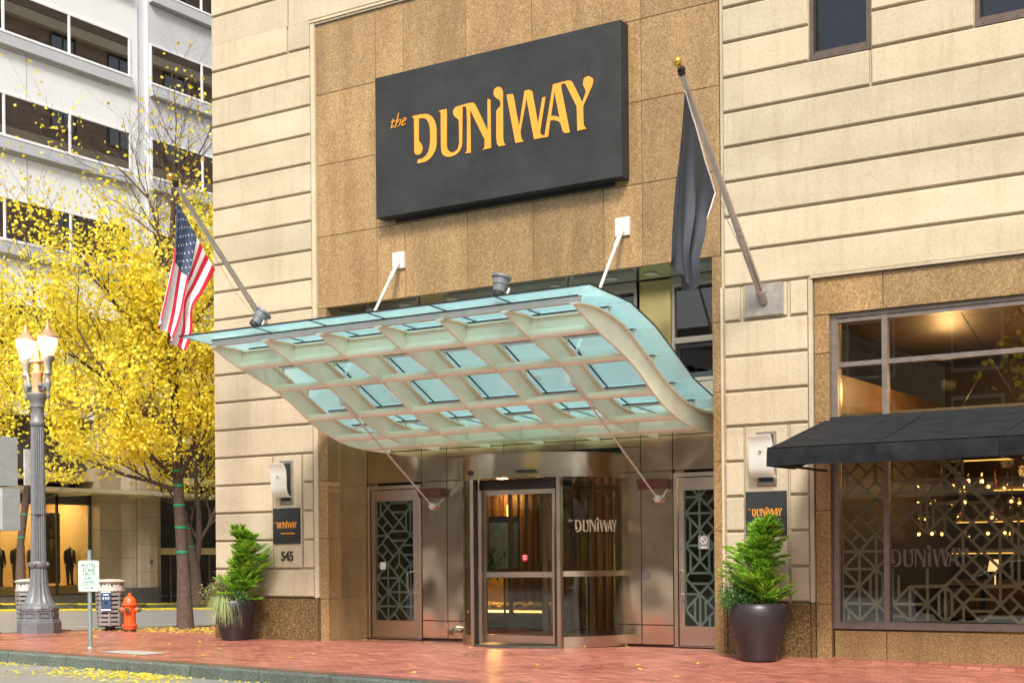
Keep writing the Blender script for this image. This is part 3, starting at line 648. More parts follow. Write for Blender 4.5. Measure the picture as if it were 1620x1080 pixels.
for j in range(0, 6):
    y, z = GS[j]
    if j == 0: y, z = -3.0, 4.478
    b = MB(); h = .09 if j == 0 else .04
    cw = .04 if j == 0 else .028
    b.box(.62, 6.66, y-cw, y+cw, z-h-.016, z-.016)
    c_ = b.build('glass_channel', bpy.data.materials.get('taupe_channel') or simple('taupe_channel', (.50, .45, .42), .4, .1, .08), cn)
    b = MB()
    b.box(.61, 6.67, y-cw-.005, y-cw-.001, z-.03, z-.014); b.box(.61, 6.67, y+cw+.001, y+cw+.005, z-.03, z-.014); b.build('black_strip', DARKBOX, c_)
    for x in RX:
        if z-h-.017 > interp(UPs, y)+.003: b = MB(); b.box(x-.03, x+.03, y-.03, y+.03, interp(UPs, y)+.001, z-h-.017); b.build('bracket', PAINT_G, c_)
ROD = simple('rod_white', (.68, .66, .62), .3, .3, .05)
for xa, xw in ((1.645, 1.53), (5.625, 5.63)):
    b = MB(); b.tube([(xa+.02, -.02, 5.97), (xa+.02, -1.38, 4.02)], .024, 10); b.tube([(xa+.02, -.25, 5.64), (xa+.02, -.05, 5.92)], .034, 10)
    b.box(xa-.115, xa+.115, -.0, .035, 5.86, 6.12)
    b.prism([(-.10, 5.90), (.0, 5.92), (.0, 6.06), (-.10, 5.98)], 'x', xa+.0, xa+.04); u = b.build('upper_tie_rod', ROD, cn, True)
    b = MB(); b.tube([(xa, -1.40, 3.66), (xw, 1.0, 2.18)], .014, 8); b.tube([(xa, -1.40, 3.66), (xa+(xw-xa)*.12, -1.11, 3.48)], .028, 8)
    b.lathe([(.085, 0), (.085, .02)], (xw, 1.0, 2.17), 4); b.ball((xw, 1.0, 2.17), .06, 10)
    for q in range(17): pass
    b.tube([(xa, -1.40+.05*math.cos(q*math.pi/8), 3.66+.05*math.sin(q*math.pi/8)) for q in range(17)], .014, 6)
    b.prism([(-1.46, 3.70), (-1.34, 3.66), (-1.36, 3.60), (-1.44, 3.62)], 'x', xa-.02, xa+.02)
    b.build('lower_tie_rod', ROD, cn, True)
# spotlights on the canopy's front edge
SPB = simple('spot_grey', (.14, .145, .16), .45)
def spot(x, lab):
    t = thing('spotlight', lab, 'spotlight', (x, -3.0, 4.54), 'spotlights on the canopy edge')
    d = Vector((.10, .22, .97) if x > 3 else (.35, .5, .8)).normalized(); p = Vector((x, -3.0, 4.63))
    b = MB(); b.tube([p, p+d*.08, p+d*.085, p+d*.17], [.075, .085, .095, .105], 18); b.tube([p+d*.17, p+d*.20], [.125, .125], 18); b.build('housing', SPB, t, True)
    b = MB(); b.tube([p-d*.05, p-d*.001], [.07, .074], 18); b.build('back_cap', DARKBOX, t, True)
    b = MB(); b.tube([(x+.1, -3.0, 4.535), (x+.14, -2.97, 4.66)], .02, 6); b.build('stem', CHROME, t)
spot(1.42, 'small grey spotlight on the canopy glass below the striped flag pole')
spot(5.50, 'small grey spotlight on the canopy glass below the big black sign')

# ================================================================== SIGNS
sg = thing('hotel_sign', 'large black rectangular sign with gold wordmark on the brown granite', 'sign', (3.55, 0, 6.64))
def chalk():
    m, nt, b = nodes('sign_face'); v = coords(nt)
    n = noise(nt, coords(nt, scale=(1, 1, 1.2)), 1.6, 6, .7)
    nt.links.new(ramp(nt, n, [(.35, (.008, .009, .010)), (.72, (.024, .026, .028))]), b.inputs['Base Color']); b.inputs['Roughness'].default_value = .62; return m
SF = chalk()
b = MB(); b.cbox(1.37, 5.73, -.20, .034, 6.64, 8.83, .006); b.build('panel', SF, sg)
b = MB(); b.box(1.6, 5.5, -.0, .034, 6.58, 6.638); b.build('mounting_rail', DARKBOX, sg)
logo_mb((1.37, 6.64), 1, -.206, .009).build('wordmark', GOLD, sg)
def plaque(x0, z0, lab):
    t = thing('name_plaque', lab, 'plaque', (x0+.29, -.02, z0), 'black name plaques on the piers')
    b = MB(); b.cbox(x0, x0+.58, -.035, -.005, z0, z0+.585, .004); b.build('panel', SF, t)
    logo_mb((x0-.005, z0+.155), .134, -.0375, .003).build('wordmark', GOLD, t)
    text_mesh('small_lettering', 'A HILTON HOTEL', GOLD, t, (x0+.33, -.038, z0+.165), .038, sx=1.0)
plaque(-.99, 1.59, 'black name plaque with gold wordmark above the street number')
plaque(7.485, 1.59, 'black name plaque with gold wordmark right of the entrance, under the wall lamp')
o = text_mesh('street_number', '545', simple('dark_number', (.06, .05, .04), .5, .4), None, (-.70, -.014, 1.375), .22, sx=.82, ext=.008); tag(o, 'dark metal digits of the street number under the left plaque', 'number')
# ================================================================== WALL LAMPS
def wall_lamp(x, z, lab):
    t = thing('wall_lamp', lab, 'wall lamp', (x, 0, z), 'frosted glass wall lamps on the piers')
    b = MB(); b.cbox(x-.14, x+.14, -.03, -.004, z, z+.72, .008)
    for sx in (-.12, .12):
        for sz in (.02, .70): b.box(x+sx-.008, x+sx+.008, -.034, -.03, z+sz-.008, z+sz+.008)
    p = b.build('back_plate', simple('lamp_plate', (.34, .31, .27), .35, .7) if 'lamp_plate' not in bpy.data.materials else bpy.data.materials['lamp_plate'], t)
    b = MB(); b.box(x-.10, x+.10, -.045, -.0305, z+.05, z+.67); b.build('dark_inset', DARKBOX, p)
    MILK = bpy.data.materials.get('milk_glass') or glassm('milk_glass', (.9, .93, .9), .06, .1, .93, (.97, .98, .95))
    prof = [(-.30, .66), (-.255, .615), (-.225, .54), (-.215, .44), (-.215, .32), (-.205, .22), (-.17, .15), (-.12, .12), (-.07, .105)]
    b = MB(); n = len(prof); vs = [(xx, y+o_, z+q) for xx in (x-.17, x+.17) for o_ in (0, .012) for y, q in prof]
    fs = []
    for k in range(n-1):
        a, c, d, e = k, k+n, k+2*n, k+3*n
        fs += [(a, a+1, d+1, d), (c, e, e+1, c+1), (a, c, c+1, a+1), (d, d+1, e+1, e)]
    fs += [(0, 2*n, 3*n, n), (n-1, 2*n-1, 4*n-1, 3*n-1)]; b.add(vs, fs)
    sh = b.build('glass_shade', MILK, t, True)
    b = MB(); b.lathe([(.022, 0), (.022, .012)], (x+.0, -.235, z+.44), 10); b.box(x-.02, x+.02, -.2, -.03, z+.43, z+.46); b.build('fixing', CHROME, sh)
wall_lamp(-.70, 2.24, 'frosted white curved glass wall lamp on the left pier above the plaque')
wall_lamp(7.785, 2.25, 'frosted white curved glass wall lamp beside the corner of the black awning')
def wedge(x0, x1, lab):
    b = MB(); b.prism([(YS-.16, 2.46), (YS-.005, 2.46), (YS-.005, 2.31), (YS-.10, 2.31)], 'x', x0+.03, x1-.03); o = b.build('wedge_lamp', simple('brown_wedge', (.10, .06, .045), .4, .5) if 'brown_wedge' not in bpy.data.materials else bpy.data.materials['brown_wedge'])
    tag(o, lab, 'lamp', 'brown wedge lamps on the steel panels')
wedge(1.27, 1.78, 'brown wedge-shaped lamp beside the left glazed door'); wedge(5.31, 5.84, 'brown wedge-shaped lamp beside the right glazed door')

# ================================================================== FLAGPOLES AND FLAGS
POLE = simple('pole_metal', (.50, .47, .42), .3, .85, .12, 6)
def flagpole(x, y1, z1, lab, ball=True):
    t = thing('flagpole', lab, 'flagpole', (x, 0, 4.74))
    p0, p1 = Vector((x, -.06, 4.74)), Vector((x, y1, z1)); d = (p1-p0).normalized(); L = (p1-p0).length
    b = MB(); b.tube([p0, p0+d*L*.3, p0+d*L*.305, p1], [.052, .05, .045, .036], 14)
    for q in (.30, .33, .60, .62): b.tube([p0+d*L*q, p0+d*(L*q+.03)], .056-.016*q, 14)
    b.build('pole', POLE, t, True)
    b = MB(); b.cbox(x-.27, x+.27, -.035, -.006, 4.51, 4.94, .006); b.tube([p0+Vector((0, .04, -.05)), p0+d*.12], .065, 12); b.build('wall_plate', simple('plate_grey', (.34, .31, .28), .4, .5) if 'plate_grey' not in bpy.data.materials else bpy.data.materials['plate_grey'], t)
    b = MB(); b.tube([p1, p1+d*.06], .045, 12); b.lathe([(.03, 0), (.05, .02), (.05, .05), (.03, .07)], p1+d*.03, 10); b.build('truck', POST, t, True)
    if ball:
        b = MB(); b.tube([p1+d*.05, p1+d*.12], .01, 8); b.ball(p1+d*.17, .06, 16); b.build('ball_finial', simple('gilt', (.65, .42, .08), .25, .9), t, True)
    b = MB(); s = Vector((.03, -.03, -.05)); b.tube([p1+s, p0+d*.25+Vector((.02, -.04, -.06))], .006, 4); b.tube([p1+s*.8, p0+d*L*.45+Vector((-.02, -.05, -.17)), p0+d*.2], .005, 4)
    b.build('halyard', simple('rope', (.35, .3, .24), .8) if 'rope' not in bpy.data.materials else bpy.data.materials['rope'], t)
flagpole(-.70, -2.42, 6.98, 'slanting metal flagpole carrying the striped flag above the left pier', True)
flagpole(7.77, -2.42, 7.06, 'slanting metal flagpole with gold ball carrying the plain dark flag')
def surf(rows, x, amp, seed):
    """rows: three polylines (v=0, .5, 1) of five (y, z) from hoist to fly"""
    def cat(pts, u):
        t = u*4; k = min(3, int(t)); t -= k; p0, p1, p2, p3 = pts[max(k-1, 0)], pts[k], pts[k+1], pts[min(k+2, 4)]
        return [.5*((2*p1[i])+(-p0[i]+p2[i])*t+(2*p0[i]-5*p1[i]+4*p2[i]-p3[i])*t*t+(-p0[i]+3*p1[i]-3*p2[i]+p3[i])*t**3) for i in range(2)]
    def P(u, v):
        a, m, c = cat(rows[0], u), cat(rows[1], u), cat(rows[2], u)
        w0, w1, w2 = 2*(v-.5)*(v-1), 4*v*(1-v), 2*v*(v-.5)
        y = a[0]*w0+m[0]*w1+c[0]*w2; z = a[1]*w0+m[1]*w1+c[1]*w2
        g = min(1, u*1.8+.05)
        f = amp*g*(math.sin(v*13+seed+u*1.2)+.45*math.sin(v*27+seed*2-u*2))
        y += .035*g*math.cos(v*13+seed+u*1.2)
        return Vector((x+f, y, z+.01*math.sin(u*9+v*5)))
    return P
RED = simple('flag_red', (.55, .006, .03), .75, 0, .08); WHT = simple('flag_white', (.74, .72, .72), .75, 0, .05); NAVY = simple('flag_navy', (.035, .055, .11), .75, 0, .1)
P = surf([[(-2.41, 6.79), (-2.48, 6.33), (-2.56, 5.85), (-2.67, 5.38), (-2.79, 4.90)], [(-2.02, 6.33), (-2.17, 5.87), (-2.31, 5.46), (-2.42, 5.02), (-2.56, 4.68)], [(-1.60, 5.87), (-1.93, 5.42), (-2.18, 5.15), (-2.19, 4.81), (-2.30, 4.48)]], -.72, .07, .6)
us = sorted(set([k/50 for k in range(51)])); vs_ = [k/52 for k in range(53)]
b = MB(); n = len(us); b.v = [tuple(P(u, v)) for v in vs_ for u in us]
for j in range(52):
    for i in range(50):
        stripe = j//4; b.f.append((j*n+i, j*n+i+1, (j+1)*n+i+1, (j+1)*n+i)); b.m.append(2 if (i < 20 and stripe < 7) else (0 if stripe % 2 == 0 else 1))
b.cm = 1
for r in range(9):                                     # fifty stars, standing 3 mm off both sides
    for c in range(6 if r % 2 == 0 else 5):
        uc = (.4/12)*(1+2*c+(r % 2)); vc = (7/13/10)*(r+1)
        for sd_ in (-1, 1):
            pts = []
            for q in range(10):
                rr = .0135 if q % 2 == 0 else .0055; t = q*math.pi/5
                u, v = uc+rr*math.cos(t)*.62, vc+rr*1.3*math.sin(t); pts.append(P(u, v)+Vector((sd_*.006, -.002*sd_, 0)))
            b.add(pts, [tuple(range(10))])
fl = b.build('national_flag', [RED, WHT, NAVY], smooth=False); tag(fl, 'red and white striped flag with white stars on blue, hanging limp from the left pole', 'flag')
P = surf([[(-2.32, 6.89), (-2.41, 6.37), (-2.47, 5.90), (-2.53, 5.36), (-2.59, 4.87)], [(-1.93, 6.38), (-2.06, 5.84), (-2.16, 5.40), (-2.32, 4.91), (-2.29, 4.54)], [(-1.50, 5.85), (-1.71, 5.49), (-1.86, 5.25), (-2.01, 5.01), (-1.99, 4.68)]], 7.75, .06, 2.2)
b = MB(); N_ = 36; b.v = [tuple(P(i/N_, j/N_)) for j in range(N_+1) for i in range(N_+1)]
b.f = [(j*(N_+1)+i, j*(N_+1)+i+1, (j+1)*(N_+1)+i+1, (j+1)*(N_+1)+i) for j in range(N_) for i in range(N_)]; b.m = [0]*len(b.f)
fl = b.build('plain_flag', simple('flag_slate', (.02, .025, .034), .7, 0, .15), smooth=True); tag(fl, 'plain dark slate flag hanging limp from the pole with the gold ball', 'flag')
b = MB(); b.tube([P(0, k/12)+Vector((0, .012, .0)) for k in range(13)], .012, 6); b.tube([P(k/8*.45, 1)+Vector((0, .01, 0)) for k in range(9)], .008, 5); b.build('white_heading', WHT, fl)

# ================================================================== AWNING
AW = simple('black_canvas', (.012, .013, .015), .85, 0, .45, 5, .4, spec=.2)
aw = thing('awning', 'black canvas awning over the bar window at the right edge', 'awning', (8.6, 0, 2.4))
AX = 8.58; AXR = 15.5
b = MB(); n = 60; vs = []; ms = 14
for i in range(n+1):
    x = lerp(AX, AXR, i/n)
    for j in range(ms+1):
        t = j/ms; sag = -.018*math.sin(math.pi*t)*(1+.4*math.sin(x*3.1))+.006*math.sin(x*7+t*6)
        vs.append((x, lerp(.05, -1.86, t), lerp(3.08, 2.60, t)+sag))
    vs.append((x, -1.88, 2.575)); vs.append((x, -1.875+.008*math.sin(x*5), 2.38+.006*math.sin(x*2.3)))
k_ = ms+3
b.add(vs, [(i*k_+j, (i+1)*k_+j, (i+1)*k_+j+1, i*k_+j+1) for i in range(n) for j in range(k_-1)])
b.build('canvas_top', AW, aw, True)
b = MB()
for x in (9.9, 11.3, 12.7, 14.1): b.tube([(x, lerp(.04, -1.865, t/8), lerp(3.083, 2.60, t/8)-.018*math.sin(math.pi*t/8)*(1+.4*math.sin(x*3.1))+.006*math.sin(x*7+t/8*6)+.002) for t in range(9)]+[(x, -1.885, 2.57), (x, -1.882, 2.385)], .007, 5)
b.tube([(AX, -1.872, 2.60), (AXR, -1.872, 2.60)], .008, 5)
b.build('seam', AW, aw)
b = MB(); b.prism([(.05, 3.07), (-1.86, 2.585), (-1.875, 2.38), (-1.0, 2.385), (.05, 2.60)], 'x', AX-.012, AX-.002); b.build('side_cheek', AW, aw)
b = MB(); b.box(AX, AXR, -1.86, -1.83, 2.39, 2.42); b.box(AX, AX+.03, -1.83, .09, 2.40, 2.43); b.box(AX+.02, AXR, .035, .09, 3.05, 3.11)
for x in (11.2, 13.6): b.box(x, x+.03, -1.83, .09, 2.40, 2.43)
b.build('frame', DARKBOX, aw)

# ================================================================== STREET FURNITURE
IRON = simple('grey_cast_iron', (.155, .165, .175), .5, .2, .15, 10)
COPPER = simple('tan_lamp_paint', (.42, .25, .15), .45, .2, .15, 8)
lx, ly = -6.60, -.27; lz = walk_z(lx, ly)
lamp = thing('street_lamp', 'fluted grey twin-globe street lamp with both lanterns lit, left of the fire hydrant', 'street lamp', (lx, ly, lz))
b = MB(); b.lathe([(.40, 0), (.40, .20), (.38, .215), (.38, .24), (.355, .26), (.345, .40), (.36, .42), (.36, .46)], (lx, ly, lz), 8)
for q in range(8):
    t = (q+.5)*math.pi/4; c_, s_ = math.cos(t), math.sin(t); r = .332
    b.tube([(lx+c_*r-s_*u, ly+s_*r+c_*u, lz+z) for u, z in ((-.09, .30), (.09, .30), (.09, .38), (-.09, .38), (-.09, .30))], .010, 4)
b.build('base', IRON, lamp)
b = MB(); b.lathe([(.345, .46), (.35, .50), (.30, .53), (.255, .60), (.205, .72), (.175, .88), (.158, 1.05), (.15, 1.22)], (lx, ly, lz), 32, .10, (.5, 1.3))
b.build('bell', IRON, lamp, True)
b = MB(); b.lathe([(.165, 1.22), (.175, 1.25), (.175, 1.30), (.16, 1.33)], (lx, ly, lz), 24)
for q in range(4): t = q*math.pi/2+.5; b.ball((lx+.17*math.cos(t), ly+.17*math.sin(t), lz+1.275), .04, 10)
b.build('collar', IRON, lamp, True)
b = MB(); b.lathe([(.142, 1.33), (.122, 3.85)], (lx, ly, lz), 40, .13, (1, 4)); b.lathe([(.13, 3.85), (.14, 3.88), (.14, 3.92), (.12, 3.95), (.12, 4.18), (.135, 4.2), (.13, 4.24), (.15, 4.33), (.19, 4.40), (.19, 4.44), (.12, 4.47)], (lx, ly, lz), 24)
for q in range(6): b.box(lx-.135, lx+.135, ly-.135, ly+.135, lz+2.2+.001, lz+2.21) if q == 0 else None
b.build('shaft', IRON, lamp, True)
b = MB(); b.lathe([(.10, 4.46), (.09, 4.60), (.10, 4.78), (.11, 4.80), (.11, 4.84), (.07, 4.87), (.07, 5.0), (.13, 5.03), (.13, 5.06), (.06, 5.10), (.045, 5.18), (.05, 5.28), (.03, 5.33), (.035, 5.37), (.01, 5.43)], (lx, ly, lz), 20); b.build('finial', COPPER, lamp, True)
gm, gnt, gb = nodes('lit_lamp_glass'); gb.inputs['Base Color'].default_value = (.9, .85, .75, 1); gb.inputs['Roughness'].default_value = .3
tcv = coords(gnt); sp = gnt.nodes.new('ShaderNodeSeparateXYZ'); gnt.links.new(tcv, sp.inputs[0])
mr = gnt.nodes.new('ShaderNodeMapRange'); gnt.links.new(sp.outputs['Z'], mr.inputs[0]); mr.inputs[1].default_value = 5.10; mr.inputs[2].default_value = 5.45
gnt.links.new(ramp(gnt, mr.outputs[0], [(0, (1.0, .45, .14)), (.35, (1, .75, .45)), (.8, (1, .93, .78))]), gb.inputs['Emission Color']); gb.inputs['Emission Strength'].default_value = .55
for s_ in (-1, 1):
    b = MB(); pts = []
    for q in range(15):
        t = q/14; a = math.pi*(1.0-t)
        pts.append((lx+s_*(.13+.0*t+.17*t+.035*math.sin(t*math.pi*2)), ly, lz+4.66-.13*math.sin(t*math.pi)+(.16*max(0, t-.6)/.4)))
    b.tube([(lx+s_*.09, ly, lz+4.62), (lx+s_*.13, ly, lz+4.53), (lx+s_*.19, ly, lz+4.52), (lx+s_*.235, ly, lz+4.60), (lx+s_*.25, ly, lz+4.72), (lx+s_*.27, ly, lz+4.82), (lx+s_*.31, ly, lz+4.84)], [.045, .05, .05, .045, .04, .035, .03], 10)
    b.lathe([(.055, -.03), (.06, 0), (.055, .03)], (lx+s_*.15, ly-.05, lz+4.60), 12)
    a_ = b.build('arm', IRON, lamp, True)
    b = MB(); b.lathe([(.012, 4.33), (.035, 4.36), (.035, 4.40), (.02, 4.44), (.035, 4.50), (.06, 4.60), (.055, 4.66), (.035, 4.70), (.045, 4.76), (.075, 4.80), (.06, 4.84), (.065, 4.90), (.075, 5.0), (.12, 5.06), (.125, 5.11), (.09, 5.13)], (lx+s_*.31, ly, lz), 18); b.build('cup', IRON, a_, True)
    b = MB(); b.lathe([(.09, 5.12), (.115, 5.15), (.15, 5.27), (.178, 5.40), (.18, 5.45)], (lx+s_*.31, ly, lz), 16); b.build('lit_glass', gm, a_, True)
    b = MB(); b.lathe([(.19, 5.45), (.195, 5.475), (.15, 5.52), (.09, 5.57), (.055, 5.62), (.035, 5.66), (.04, 5.69), (.02, 5.73), (.008, 5.79)], (lx+s_*.31, ly, lz), 16); b.build('cap', COPPER, a_, True)
    ld = bpy.data.lights.new('lamp_or_fill_light', 'POINT'); ld.energy = 25; ld.color = (1, .7, .4); ld.shadow_soft_size = .12
    lo = bpy.data.objects.new('lamp_or_fill_light', ld); COL.objects.link(lo); lo.location = (lx+s_*.31, ly-.45, lz+5.2)
b = MB(); b.box(lx-.30, lx-.16, ly-.10, ly-.07, 3.2, 3.95) if False else b.box(lx-.215, lx-.19, ly-.15, ly+.15, lz+2.75, lz+3.42); b.build('small_sign', simple('sign_back', (.5, .5, .48), .5), lamp)

hx, hy = -5.85, 1.25; hz = walk_z(hx, hy)
hy_ = thing('fire_hydrant', 'orange-red fire hydrant on the brick pavement beside the litter bin', 'hydrant', (hx, hy, hz))
ORNG = simple('hydrant_orange', (.72, .10, .02), .45, 0, .2, 14)
b = MB(); b.lathe([(.13, .05), (.13, .10), (.15, .105), (.15, .13), (.115, .14), (.112, .46), (.12, .48), (.13, .50), (.15, .505), (.15, .53), (.13, .54), (.125, .57), (.10, .64), (.055, .68), (.035, .69), (.035, .73), (.02, .74)], (hx, hy, hz), 24); b.build('body', ORNG, hy_, True)
b = MB(); b.lathe([(.11, -.02), (.115, .05)], (hx, hy, hz), 16); b.build('foot', simple('hydrant_base', (.10, .03, .02), .6), hy_)
for d in ((-.84, -.54), (.84, .54), (.5, -.86)):
    b = MB(); c_ = Vector((hx, hy, hz+.42)); d3 = Vector((d[0], d[1], 0)).normalized()
    big = d[1] < -.7
    b.tube([c_+d3*.09, c_+d3*.16], .055 if not big else .065, 14); o = b.build('outlet', ORNG, hy_, True)
    b = MB(); b.tube([c_+d3*.16, c_+d3*.20], .045, 8); b.tube([c_+d3*.20, c_+d3*.23], .02, 5); b.build('cap', simple('hydrant_cap', (.08, .07, .03), .5) if 'hydrant_cap' not in bpy.data.materials else bpy.data.materials['hydrant_cap'], o)
b = MB()
for q in range(8): t = q*math.pi/4; b.lathe([(.014, 0), (.014, .02)], (hx+.138*math.cos(t), hy+.138*math.sin(t), hz+.13), 6)
b.build('bolts', ORNG, hy_)

SLAT = simple('bin_slat', (.27, .245, .235), .6, .1, .15, 9)
def litter_bin(x, y, lab, first=None):
    z = walk_z(max(x, -7), y) if x > -7 else road_z(x, y)
    if x < -7: z = walk_z(-7, y)
    t = thing('litter_bin', lab, 'litter bin', (x, y, z), 'slatted litter bins by the lamp')
    b = MB(); b.lathe([(.10, 0), (.10, .08)], (x, y, z), 16); b.lathe([(.245, .08), (.245, .10)], (x, y, z), 24); b.build('foot', POST, t)
    b = MB(); b.lathe([(.20, .10), (.21, .72)], (x, y, z), 20); b.build('liner', DARKBOX, t, True)
    b = MB()
    for r in range(8):
        z0 = z+.11+r*.083; R0 = .255+.03*r/8
        for q in range(8):
            a0, a1 = q*math.pi/4+.03, (q+1)*math.pi/4-.03
            P = [(x+R0*math.cos(a), y+R0*math.sin(a)) for a in (a0, a1)]; I = [(x+(R0-.02)*math.cos(a), y+(R0-.02)*math.sin(a)) for a in (a1, a0)]
            b.prism(P+I, 'z', z0, z0+.052)
    for q in range(8): a = q*math.pi/4; b.box(x+.25*math.cos(a)-.018, x+.25*math.cos(a)+.018, y+.25*math.sin(a)-.018, y+.25*math.sin(a)+.018, z+.1, z+.78)
    b.build('slats', SLAT, t)
    b = MB(); b.lathe([(.27, .755), (.29, .78), (.29, .80), (.275, .80), (.27, .93), (.30, .945), (.31, .965), (.20, 1.0), (.05, 1.01)], (x, y, z), 24); b.build('lid', simple('bin_lid', (.50, .48, .43), .5) if 'bin_lid' not in bpy.data.materials else bpy.data.materials['bin_lid'], t, True)
    b = MB(); a = R_(-62)
    for a0 in (-95, -50, -5):
        pts = [(x+.272*math.cos(R_(q)), y+.272*math.sin(R_(q))) for q in (a0, a0+18, a0+36)]; inn = [(x+.265*math.cos(R_(q)), y+.265*math.sin(R_(q))) for q in (a0+36, a0+18, a0)]
        b.prism(pts+inn, 'z', z+.82, z+.92)
    b.build('opening', DARKBOX, t); return t
bn = litter_bin(-6.62, 1.45, 'slatted grey litter bin with blue notice directly behind the fire hydrant')
b = MB(); X_ = Vector((.839, .544, 0)); N_v = Vector((.544, -.839, 0)); c0 = Vector((-6.62, 1.45, 0))+N_v*.30
def card(mb, c, w_, h0, h1, th=.01):
    P = [c-X_*w_/2, c+X_*w_/2]; mb.prism([(P[0].x, P[0].y), (P[1].x, P[1].y), ((P[1]-N_v*th).x, (P[1]-N_v*th).y), ((P[0]-N_v*th).x, (P[0]-N_v*th).y)], 'z', h0, h1)
zb = ORG[bn.name].z; card(b, c0, .19, zb+.44, zb+.76); nb = b.build('blue_notice', simple('blue_notice', (.03, .07, .15), .5), bn)
b = MB(); card(b, c0+N_v*.004, .19, zb+.40, zb+.43); card(b, c0+N_v*.004, .19, zb+.75, zb+.77); card(b, c0+N_v*.004, .10, zb+.70, zb+.72, .004)
for k in (-.05, 0, .05): card(b, c0+N_v*.004+X_*k, .022, zb+.62, zb+.66, .004)
b.build('notice_print', WHITE_FROST, nb); b = MB(); card(b, c0+N_v*.006, .05, zb+.52, zb+.58, .004); b.build('notice_symbol', DARKBOX, nb)
litter_bin(-7.55, .30, 'slatted grey litter bin standing directly behind the street lamp base')

# hotel-zone sign
sx_, sy_ = -1.55, -3.42; sz_ = walk_z(sx_, sy_)
zn = thing('parking_sign', 'white and green hotel zone parking sign on a short grey post', 'sign', (sx_, sy_, sz_))
GPOST = simple('galvanised_post', (.28, .36, .37), .45, .5, .12, 12)
b = MB(); b.tube([(sx_, sy_, sz_-.02), (sx_, sy_, sz_+1.46)], .032, 14); b.lathe([(.055, 0), (.05, .012)], (sx_, sy_, sz_), 14); b.build('post', GPOST, zn, True)
GRN = simple('sign_green', (.01, .16, .09), .5, 0, .05); WPL = simple('sign_white', (.68, .76, .72), .45, 0, .05)
Xs = Vector((.86, .51, 0)).normalized(); Ns = Vector((Xs.y, -Xs.x, 0)); pc = Vector((sx_, sy_, sz_+1.07))+Ns*.045
def rrect(w_, h_, r):
    out = []
    for cx, cz, a0 in ((w_/2-r, h_/2-r, 0), (-w_/2+r, h_/2-r, 90), (-w_/2+r, -h_/2+r, 180), (w_/2-r, -h_/2+r, 270)):
        out += [(cx+r*math.cos(R_(a0+q*22.5)), cz+r*math.sin(R_(a0+q*22.5))) for q in range(5)]
    return out
def plate(mb, w_, h_, r, off, th):
    P2 = rrect(w_, h_, r); n = len(P2)
    v = [pc+Xs*x+Uv*z+Ns*off for x, z in P2]+[pc+Xs*x+Uv*z+Ns*(off-th) for x, z in P2]
    mb.add(v, [tuple(range(n)), tuple(range(2*n-1, n-1, -1))]+[(k, (k+1) % n, (k+1) % n+n, k+n) for k in range(n)])
b = MB(); plate(b, .31, .457, .03, 0, .006); pl_ = b.build('plate', WPL, zn)
b = MB(); plate(b, .292, .439, .024, .002, .0015); b.build('border', GRN, pl_)
b = MB(); plate(b, .280, .427, .02, .004, .0015); b.build('face', WPL, pl_)
for tx, zz, sz, sx in (('HOTEL', .155, .085, .86), ('ZONE', .082, .085, .82), ('15 MINUTES', .025, .052, .74), ('GUEST', -.032, .058, .80), ('LOADING', -.090, .058, .80), ('ALL HOURS ALL DAYS', -.130, .026, .86)):
    p = pc+Uv*zz+Ns*.0065; text_mesh('lettering', tx, GRN, pl_, p, sz, (Xs.x, Xs.y, 0), sx, ext=.0012)
b = MB(); v2 = [(-.075, -.006), (.045, -.006), (.045, -.016), (.085, 0), (.045, .016), (.045, .006), (-.075, .006)]; n = 7
b.add([pc+Xs*x+Uv*(z-.175)+Ns*.0065 for x, z in v2]+[pc+Xs*x+Uv*(z-.175)+Ns*.0045 for x, z in v2], [tuple(range(n)), tuple(range(2*n-1, n-1, -1))]+[(k, (k+1) % n, (k+1) % n+n, k+n) for k in range(n)]); b.build('arrow', GRN, pl_)

# signal housing at the left edge
sgx, sgy = -4.02, -2.95
st = thing('traffic_signal', 'grey two-section signal housing cut by the left edge of the photo', 'traffic signal', (sgx-.25, sgy, walk_z(-4.6, sgy)))
SIG = simple('signal_grey', (.30, .34, .34), .5, .1, .1)
b = MB(); b.tube([(sgx-.42, sgy, 0), (sgx-.42, sgy, 3.5)], .06, 12); b.build('pole', GPOST, st, True)
for z0, z1, dx in ((1.83, 2.50, .055), (2.545, 3.33, 0)):
    b = MB(); b.cbox(sgx-.30+dx, sgx+.05+dx, sgy-.2, sgy+.16, z0, z1, .02); b.box(sgx-.34+dx, sgx-.30+dx, sgy-.05, sgy+.05, z0+.1, z1-.1); h_ = b.build('housing', SIG, st)
    b = MB(); b.box(sgx-.27+dx, sgx-.035+dx, sgy-.212, sgy-.201, z0+.06, z1-.06); b.build('screen', simple('signal_screen', (.02, .04, .07), .3) if 'signal_screen' not in bpy.data.materials else bpy.data.materials['signal_screen'], h_)

